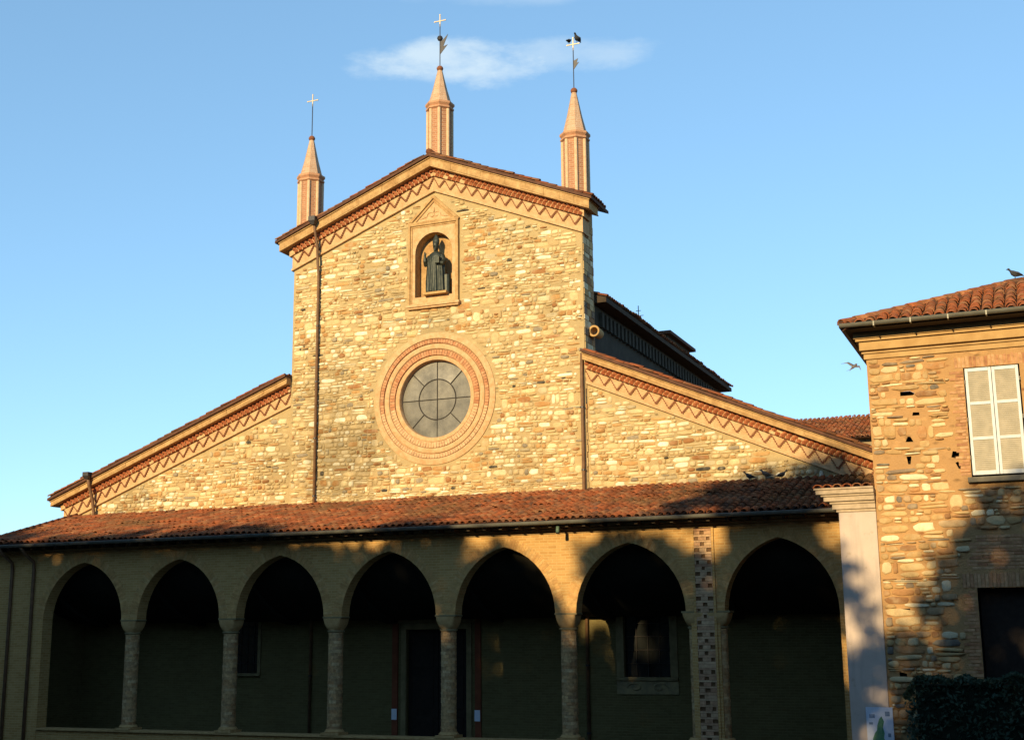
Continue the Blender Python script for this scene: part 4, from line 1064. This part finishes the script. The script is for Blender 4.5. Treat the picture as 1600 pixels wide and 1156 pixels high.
# ---- notices beside the door
for x, lab in ((-1.46, 'white paper notice on the red jamb left of the church door'), (1.49, 'white paper notice on the red jamb right of the church door')):
    n_ = MB(); n_.box(x - .095, x + .095, -.112, -.106, 1.26, 1.60); tag(n_.build('notice', M['paper'], None), lab, 'notice', 'paper notices beside the church door')

# ---- lamp under the eave
lp = tag(empty('eave_lamp', (5.98, -4.05, 6.74)), 'small greenish lamp on a bracket under the portico eave', 'lamp')
b_ = MB(); b_.tube([(0, -.06, .06), (0, -.35, .07), (.01, -.52, .02)], .016, 6); b_.build('bracket', M['darkmetal'], lp)
c = MB(); c.tube([(.01, -.54, .11), (.01, -.56, -.06)], [.05, .055], 10); c.build('lamp_body', M['lampg'] if 'lampg' in M else M.setdefault('lampg', plain('lamp green metal', (.10, .15, .11), None, 6, .5)), lp, True)
c = MB(); c.tube([(.01, -.56, -.06), (.01, -.562, -.09)], [.058, .04], 10); c.build('lamp_glass', M['darkglass'], lp, True)

# ================================================================== STATUE
st = MB(); n = 28; rings_ = []
def ell(cx, cy, z, a, b_, fold=0, ph=0, nf=9):
    return [(cx + (a + fold * math.cos(nf * t + ph)) * math.cos(t), cy + (b_ + fold * math.cos(nf * t + ph)) * math.sin(t), z) for t in [2 * math.pi * k / n for k in range(n)]]
for z, cx, cy, a, b_, fo in ((0, .01, 0, .37, .24, .022), (.12, .01, 0, .385, .25, .024), (.45, 0, 0, .37, .235, .02), (.85, 0, 0, .35, .225, .015), (1.10, 0, 0, .33, .215, .009), (1.28, 0, 0, .305, .20, .005),
                             (1.38, 0, 0, .25, .17, 0), (1.44, 0, -.01, .15, .12, 0), (1.475, 0, -.02, .075, .075, 0), (1.52, 0, -.025, .068, .07, 0), (1.56, 0, -.04, .085, .095, 0), (1.62, 0, -.045, .098, .112, 0),
                             (1.70, 0, -.04, .103, .118, 0), (1.745, 0, -.035, .108, .12, 0), (1.80, 0, -.03, .125, .10, 0), (1.88, 0, -.03, .125, .085, 0), (1.98, 0, -.03, .085, .05, 0), (2.07, 0, -.03, .03, .02, 0), (2.10, 0, -.03, .006, .006, 0)):
    rings_.append(ell(cx, cy, z, a, b_, fo, z * 2))
st.loft(rings_)
st.tube([(0, -.155, 1.655), (0, -.175, 1.635), (0, -.16, 1.62)], [.012, .02, .012], 8)                       # nose
st.tube([(0, -.11, 1.56), (0, -.13, 1.48), (0, -.12, 1.40)], [.05, .045, .02], 8)                            # beard
st.tube([(-.22, -.02, 1.31), (-.33, -.06, 1.10), (-.345, -.10, 1.02), (-.335, -.19, 1.12), (-.325, -.22, 1.28)], [.10, .095, .09, .07, .045], 10)  # blessing arm
st.tube([(-.325, -.22, 1.27), (-.325, -.225, 1.33), (-.325, -.225, 1.38)], [.032, .044, .036], 8)            # palm
for dx, L, bend in ((-.028, .075, 0), (-.009, .09, 0), (.011, .055, .03), (.029, .045, .03)):
    st.tube([(-.325 + dx, -.225, 1.37), (-.325 + dx, -.228 - bend * .5, 1.37 + L * .6), (-.325 + dx, -.23 - bend, 1.37 + L)], .0105, 6)
st.tube([(-.29, -.225, 1.33), (-.262, -.235, 1.36), (-.252, -.235, 1.39)], .0115, 6)                         # thumb
st.tube([(.22, -.02, 1.31), (.33, -.08, 1.08), (.31, -.20, .98), (.20, -.27, 1.0)], [.10, .095, .085, .05], 10)
st.box(.10, .27, -.36, -.25, .96, 1.20)                                                                       # book held to the chest
for k, x in enumerate((-.22, -.08, .08, .22, .30)):                                                            # hanging folds of the cope
    st.tube([(x * .8, -.19, 1.22), (x, -.235 + abs(x) * .2, .7), (x * 1.1, -.25 + abs(x) * .25, .02)], [.02, .035, .045], 8)
st.loft([[(.36 + .16 * math.cos(t), .02 + .12 * math.sin(t), z) for t in [2 * math.pi * k / 12 for k in range(12)]] for z in (0, .3, .62)])
statue = st.build('statue', M['bronze'], None, True, True)
rm = statue.modifiers.new('remesh', 'REMESH'); rm.mode = 'VOXEL'; rm.voxel_size = .014; rm.use_smooth_shade = True
statue.location = (-.03, .0, 15.33)
tag(statue, 'dark bronze statue of a mitred bishop raising one hand in the niche', 'statue')
sb = MB(); sb.box(-.42, .46, -.26, .26, 15.25, 15.335); o = sb.build('statue_base', M['impost'], niche, bevel=.01)

# ================================================================== BIRDS
def bird_mesh():
    b_ = MB(); n = 12; rings_ = []
    for x, z, a, h in ((-.20, .085, .015, .006), (-.14, .10, .03, .012), (-.09, .115, .045, .035), (-.03, .13, .062, .06), (.04, .145, .066, .068), (.085, .165, .052, .055), (.11, .20, .034, .036), (.125, .232, .032, .032), (.15, .245, .028, .028), (.172, .243, .014, .013), (.20, .236, .004, .004)):
        rings_.append([(x, a * math.cos(t), z + h * math.sin(t)) for t in [2 * math.pi * k / n for k in range(n)]])
    b_.loft(rings_)
    for s_ in (-1, 1):
        b_.tube([(.07, s_ * .05, .16), (-.03, s_ * .07, .14), (-.15, s_ * .03, .105)], [.02, .03, .008], 8)
        b_.tube([(.01, s_ * .025, .09), (.015, s_ * .025, .0), (.045, s_ * .03, .002)], .006, 5)
    me = b_.mesh('pigeon'); me.materials.append(M['bird']); me.polygons.foreach_set('use_smooth', [True] * len(me.polygons)); return me
bme_ = bird_mesh()
rz = lambda y: 8.33 + (y) * .2796 + .09
for (x, y, z, a, sc, lab) in ((10.52, -.40, rz(-.40), 200, 1.05, 'leftmost of three pigeons on the portico roof'), (10.98, -.25, rz(-.25), 160, 1.15, 'middle one of three pigeons on the portico roof, against the wall'),
                              (11.46, -.45, rz(-.45), 20, 1.05, 'rightmost of three pigeons on the portico roof'), (4.86, .25, 23.62, 100, 1.0, 'bird perched on the left arm of the right pinnacle cross'),
                              (5.17, .25, 23.62, 260, 1.15, 'bird perched on the right arm of the right pinnacle cross'), (18.35, -4.99, 12.40, 200, 1.1, 'dark pigeon on the tiled roof of the house')):
    o = link('pigeon', bme_); o.location = (x, y, z); o.rotation_euler = (0, 0, math.radians(a)); o.scale = (sc,) * 3
    tag(o, lab, 'bird', 'pigeons')
fb = MB(); n = 10
fb.loft([[(x, a * math.cos(t), z + a * math.sin(t)) for t in [2 * math.pi * k / n for k in range(n)]] for x, z, a in ((-.17, -.02, .006), (-.08, -.005, .025), (0, 0, .034), (.07, .01, .028), (.10, .015, .024), (.125, .012, .006))])
for s_ in (-1, 1):
    fb.add([(.05, s_ * .02, .01), (-.03, s_ * .02, .0), (-.05, s_ * .16, .06), (-.13, s_ * .27, .04), (.0, s_ * .15, .07), (.05, s_ * .02, -.002), (-.03, s_ * .02, -.01), (-.05, s_ * .16, .052), (-.13, s_ * .27, .036), (.0, s_ * .15, .06)],
           [(0, 1, 2, 4), (4, 2, 3), (5, 9, 7, 6), (9, 8, 7), (0, 4, 9, 5), (4, 3, 8, 9), (1, 6, 7, 2), (2, 7, 8, 3)])
    fb.add([(-.15, 0, -.015), (-.25, s_ * .04, -.02), (-.16, s_ * .012, -.015), (-.15, 0, -.022), (-.25, s_ * .04, -.026), (-.16, s_ * .012, -.022)], [(0, 1, 2), (3, 5, 4), (0, 3, 4, 1), (1, 4, 5, 2)])
fo = fb.build('flying_bird', M['swallow'], None, True, True); fo.location = (14.74, -8.2, 9.93); fo.rotation_euler = (.5, -.5, 1.0); tag(fo, 'small bird in flight beside the corner of the house', 'bird')

# ================================================================== LEAVES: HEDGE AND TREES
def leaves(centres, size, seed, mat, name, parent, up=.3):
    rs = np.random.default_rng(seed); C = np.asarray(centres, float); n = len(C)
    a = rs.normal(size=(n, 3)); a /= np.linalg.norm(a, axis=1)[:, None]; b = rs.normal(size=(n, 3)); b -= a * (a * b).sum(1)[:, None]; b /= np.linalg.norm(b, axis=1)[:, None]
    s_ = size * rs.uniform(.6, 1.35, n)[:, None]; nn_ = np.cross(a, b) * s_ * .18
    V = np.stack([C - a * s_, C + b * s_ * .5 + nn_, C + a * s_, C - b * s_ * .5 + nn_], 1).reshape(-1, 3)
    F = np.arange(n * 4).reshape(-1, 4)
    me = raw_mesh(name, V, F, np.repeat(rs.random(n), 4), mat); return tag(link(name, me, parent), kind='stuff')
hed = tag(empty('hedge', (17.5, -8.8, 0)), 'dark clipped hedge along the foot of the stone house', 'hedge')
q = random.Random(2); pts = []
for i in range(17000):
    x = q.uniform(-2.05, 3.2); top = 2.98 + .03 * x + .04 * math.sin(x * 3.1) + .035 * math.sin(x * 7.3 + 1) + .03 * math.sin(x * 13)
    if x < -1.75: top -= (-1.75 - x) * .8
    zz = top - abs(q.gauss(0, .05)) if q.random() < .25 else q.uniform(0, top)
    yy = q.choice((-.5, .5)) * q.uniform(.75, 1.05) if q.random() < .7 else q.uniform(-.5, .5)
    yy += .07 * math.sin(x * 5 + zz * 4) + .05 * math.sin(x * 9 - zz * 7)
    pts.append((x, yy, zz))
leaves(pts, .055, 3, M['hedge'], 'foliage', hed)
hc_ = MB(); hc_.box(-1.8, 3.2, -.36, .42, 0, 2.82); hc_.build('branches', M['hedgecore'], hed)

def tree(x, y, zg, blobs, label, seed, dens=1.0):
    """blobs: (dx, dy, z, radius) clumps of the crown"""
    t = tag(empty('plane_tree', (x, y, zg)), label, 'tree', 'trees across the square'); q = random.Random(seed)
    top = max(b[2] for b in blobs) - zg
    tr = MB(); bend = q.uniform(-.2, .2)
    tr.tube([(0, 0, -.1), (.03, 0, 1.2), (bend * .5, 0, 3), (bend, .1, 5.5), (bend * .6, .1, top)], [.34, .27, .23, .17, .05], 12); tr.build('trunk', M['bark'], t, True)
    li = MB()
    for bx, by, bz, br in blobs:
        z0 = min(max(2.4, (bz - zg) * .55), 6); li.tube([(bend * .6, .05, z0), (bx * .5, by * .5, (z0 + bz - zg) / 2 + .3), (bx, by, bz - zg)], [.11, .07, .025], 7)
    li.build('limbs', M['bark'], t, True)
    P_ = []
    for bx, by, bz, br in blobs:
        nc = int(60 * br * br * dens)
        for i in range(nc):
            d_ = Vector((q.gauss(0, 1), q.gauss(0, 1), q.gauss(0, 1))).normalized() * br * q.random() ** .45
            c = Vector((bx, by, bz - zg)) + d_
            for k in range(7):
                P_.append((c.x + q.gauss(0, .22), c.y + q.gauss(0, .22), c.z + q.gauss(0, .20)))
    leaves(P_, .25, seed, M['leaf'], 'crown', t)
# where a point of a clump must stand to shade the point (tx, z) of the arcade plane
K = 41.0
def up_sun(tx, tz, ty=-4.0): return (tx + sun_dir.x * K, ty + sun_dir.y * K, tz + sun_dir.z * K)
def shade_tree(spots, label, seed, dens=1.0):
    pts = [(up_sun(sx, sz), r) for sx, sz, r in spots]
    x = sum(p[0][0] for p in pts) / len(pts); y = pts[0][0][1]; q = random.Random(seed)
    tree(x, y, ground_z(x, y), [(p[0] - x, q.uniform(-1.2, 1.2), p[2], r) for p, r in pts], label, seed, dens)
shade_tree([(-16.5, 4.6, 2.2), (-14.5, 6.2, 1.8), (-13.2, 4.2, 2.2), (-15.5, 1.5, 2.4), (-12.5, 1.0, 2.3), (-12.0, 5.5, 1.5), (-14.0, -1.0, 2.2), (-15.4, 6.8, 1.4), (-12, 3.4, 1.5)], 'broad leafy tree behind the viewer, shading the left end of the portico', 101)
shade_tree([(-10.3, 5.7, 1.7), (-8.6, 5.5, 1.8), (-9.5, 2.8, 2.2), (-7.0, 2.5, 2.2), (-10.5, .6, 2.3), (-7.5, .2, 2.3), (-6.8, 5.7, 1.6), (-8.8, -1.5, 2.2), (-9, 4.2, 1.5), (-6.4, 4.0, 1.6), (-11, 3.0, 1.6)], 'leafy tree behind the viewer, shading the second and third arches', 102)
shade_tree([(-5.0, 5.7, 1.6), (-3.2, 5.6, 1.7), (-4.3, 2.7, 2.2), (-1.9, 2.6, 2.1), (-5.0, .5, 2.3), (-2.3, 0, 2.3), (-1.6, 5.1, 1.6), (-3.6, -1.8, 2.2), (-3.3, 3.6, 1.6), (-.4, 3.4, 1.5)], 'leafy tree behind the viewer, shading the middle of the portico', 103)
shade_tree([(.1, 4.6, 1.6), (2.0, 5.5, 1.5), (1.0, 2.6, 2.1), (3.2, 4.6, 1.4), (3.6, 1.8, 2.1), (.6, .3, 2.3), (3.3, -.4, 2.3), (4.3, 2.8, 1.2), (2, -2, 2.2), (4.0, 5.3, .9)], 'leafy tree behind the viewer, shading the church door', 104)
shade_tree([(6.0, 1.5, 1.9), (8.0, 1.9, 2.0), (7.2, -.2, 2.3), (9.4, 2.9, 1.6), (9.6, .4, 2.2), (6.0, -1, 2.0), (10.0, 4.5, .9), (8.6, -2, 2.2), (6.9, 3.5, 1.1), (8.5, 4.0, 1.2), (5.3, 3.4, 1.0), (8.4, 5.7, .9), (9.3, 5.6, .7), (7.6, 5.1, .8), (7.4, 6.0, .75), (7.0, 5.6, .65), (5.1, 4.5, .5)], 'lower leafy tree behind the viewer with a gap above it', 105)
shade_tree([(9.6, 7.4, .8), (10.4, 8.4, 1.1), (11.6, 7.9, 1.2), (12.5, 8.7, 1.1), (13.2, 7.6, .9), (12.0, 4.6, 1.4), (11.8, 2.6, 1.8), (13.3, 1.0, 1.6), (11.5, .2, 2.2), (12.6, 6.0, .8), (11.2, 5.9, 1.0), (13.2, 5.2, 1.0)], 'tall leafy tree behind the viewer, shading the right end of the portico roof', 106)
shade_tree([(18.4, 5.1, 1.4), (17.6, 3.2, 1.6), (19.6, 3.6, 2.0), (16.4, 1.6, 1.5), (18.0, 1.0, 2.0), (15.0, .3, 1.4), (20.0, 5.2, 1.6), (16.0, -1.2, 2.0), (18.8, -1.5, 2.2), (14.3, 1.9, 1.0), (15.4, 2.0, .7), (14.5, 3.6, .75)],
           'leafy tree behind the viewer, shading the foot of the house', 107, .45)

# ================================================================== UNSEEN HOUSES ADDED ROUND THE SQUARE (behind and beside the viewer) to block sky light
def town_house(x0, x1, y0, y1, h, face, label):
    t = tag(empty('town_house', ((x0 + x1) / 2, (y0 + y1) / 2, 0)), label, 'building', 'houses round the square'); cx, cy = (x0 + x1) / 2, (y0 + y1) / 2
    w = MB(); w.box(x0 - cx, x1 - cx, y0 - cy, y1 - cy, 0, h); w.build('wall', M['townwall'], t)
    e = .5; r = MB(); X0, X1, Y0, Y1 = x0 - cx - e, x1 - cx + e, y0 - cy - e, y1 - cy + e
    if X1 - X0 > Y1 - Y0: rid = [(X0 + 3, 0, h + 2.0), (X1 - 3, 0, h + 2.0)]; ff = [(0, 1, 5, 4), (2, 3, 4, 5), (1, 2, 5), (3, 0, 4), (3, 2, 1, 0)]
    else: rid = [(0, Y0 + 3, h + 2.0), (0, Y1 - 3, h + 2.0)]; ff = [(0, 1, 4), (1, 2, 5, 4), (2, 3, 5), (3, 0, 4, 5), (3, 2, 1, 0)]
    r.add([(X0, Y0, h), (X1, Y0, h), (X1, Y1, h), (X0, Y1, h)] + rid, ff); r.build('roof', M['tilebed'], t)
    n = int(((x1 - x0) if face in 'n' else (y1 - y0)) / 3.2); L = (x1 - x0) if face == 'n' else (y1 - y0)
    for i in range(n):
        for zz in (4.2, 7.6, 11.0):
            if zz + 1.8 > h: continue
            c = -L / 2 + (i + .5) * L / n; m_ = MB()
            if face == 'n': m_.box(c - .5, c + .5, y1 - cy - .05, y1 - cy + .05, zz, zz + 1.7)
            elif face == 'e': m_.box(x1 - cx - .05, x1 - cx + .05, c - .5, c + .5, zz, zz + 1.7)
            else: m_.box(x0 - cx - .05, x0 - cx + .05, c - .5, c + .5, zz, zz + 1.7)
            m_.build('window', M['darkglass'], t)
M['townwall'] = plain('town render', (.26, .20, .13), (.22, .165, .105), 1)
town_house(-46, 2, -72, -60, 15.5, 'n', 'long rendered house added unseen behind the viewer to block the low sky')
town_house(2.3, 44, -74, -62, 14.5, 'n', 'second rendered house added unseen behind the viewer to block the low sky')
town_house(-38, -23, -56, -6, 13.5, 'e', 'unseen rendered house added along the left side of the square to block sky light')
town_house(26, 40, -58, -14, 13.0, 'w', 'unseen rendered house added along the right side of the square to block sky light')

# ================================================================== BUILDING BEHIND
far = tag(empty('rear_building', (12, 28, 0)), 'building behind the church showing only its red tiled roof', 'building')
fw_ = MB(); fw_.box(-9, 14, -3, 9, 0, 13.2); fw_.build('wall', M['crest'], far)
fr_ = MB(); fr_.add([(-9.4, -3.6, 12.95), (14.4, -3.6, 12.95), (14.4, 3, 15.0), (-9.4, 3, 15.0), (-9.4, 9.6, 12.95), (14.4, 9.6, 12.95)], [(0, 1, 2, 3), (3, 2, 5, 4), (0, 3, 4), (1, 5, 2), (0, 4, 5, 1)])
froof = fr_.build('roof', M['tilebed'], far)
tile_mass('roof_tiles', M['tile_a'], froof, [((-9.4, -3.65, 12.96), (1, 0, 0), (0, 1, .3106), 100, 21, .235, .33, lambda a, s_: s_ < 6.8)], 15)

# ---- more of the town and the hills beyond, hidden by the portico from the viewer's own place
town_house(-66, -30, 14, 32, 6.6, 'e', 'low rendered house beyond the left end of the portico')
hl = MB(); hx = [(-1200 + i * 60) for i in range(41)]; q = random.Random(8); top = [0 if i in (0, 40) else 14 + 9 * math.sin(i * .7) + q.uniform(-3, 5) for i in range(41)]
hl.add([(x, 620, -1) for x in hx] + [(x, 760, t) for x, t in zip(hx, top)] + [(x, 880, -1) for x in hx], [(i, i + 1, 42 + i, 41 + i) for i in range(40)] + [(41 + i, 42 + i, 83 + i, 82 + i) for i in range(40)])
M['hill'] = plain('wooded hill', (.06, .075, .03), (.09, .085, .04), .03)
tag(hl.build('hills', M['hill'], None, True), kind='structure')
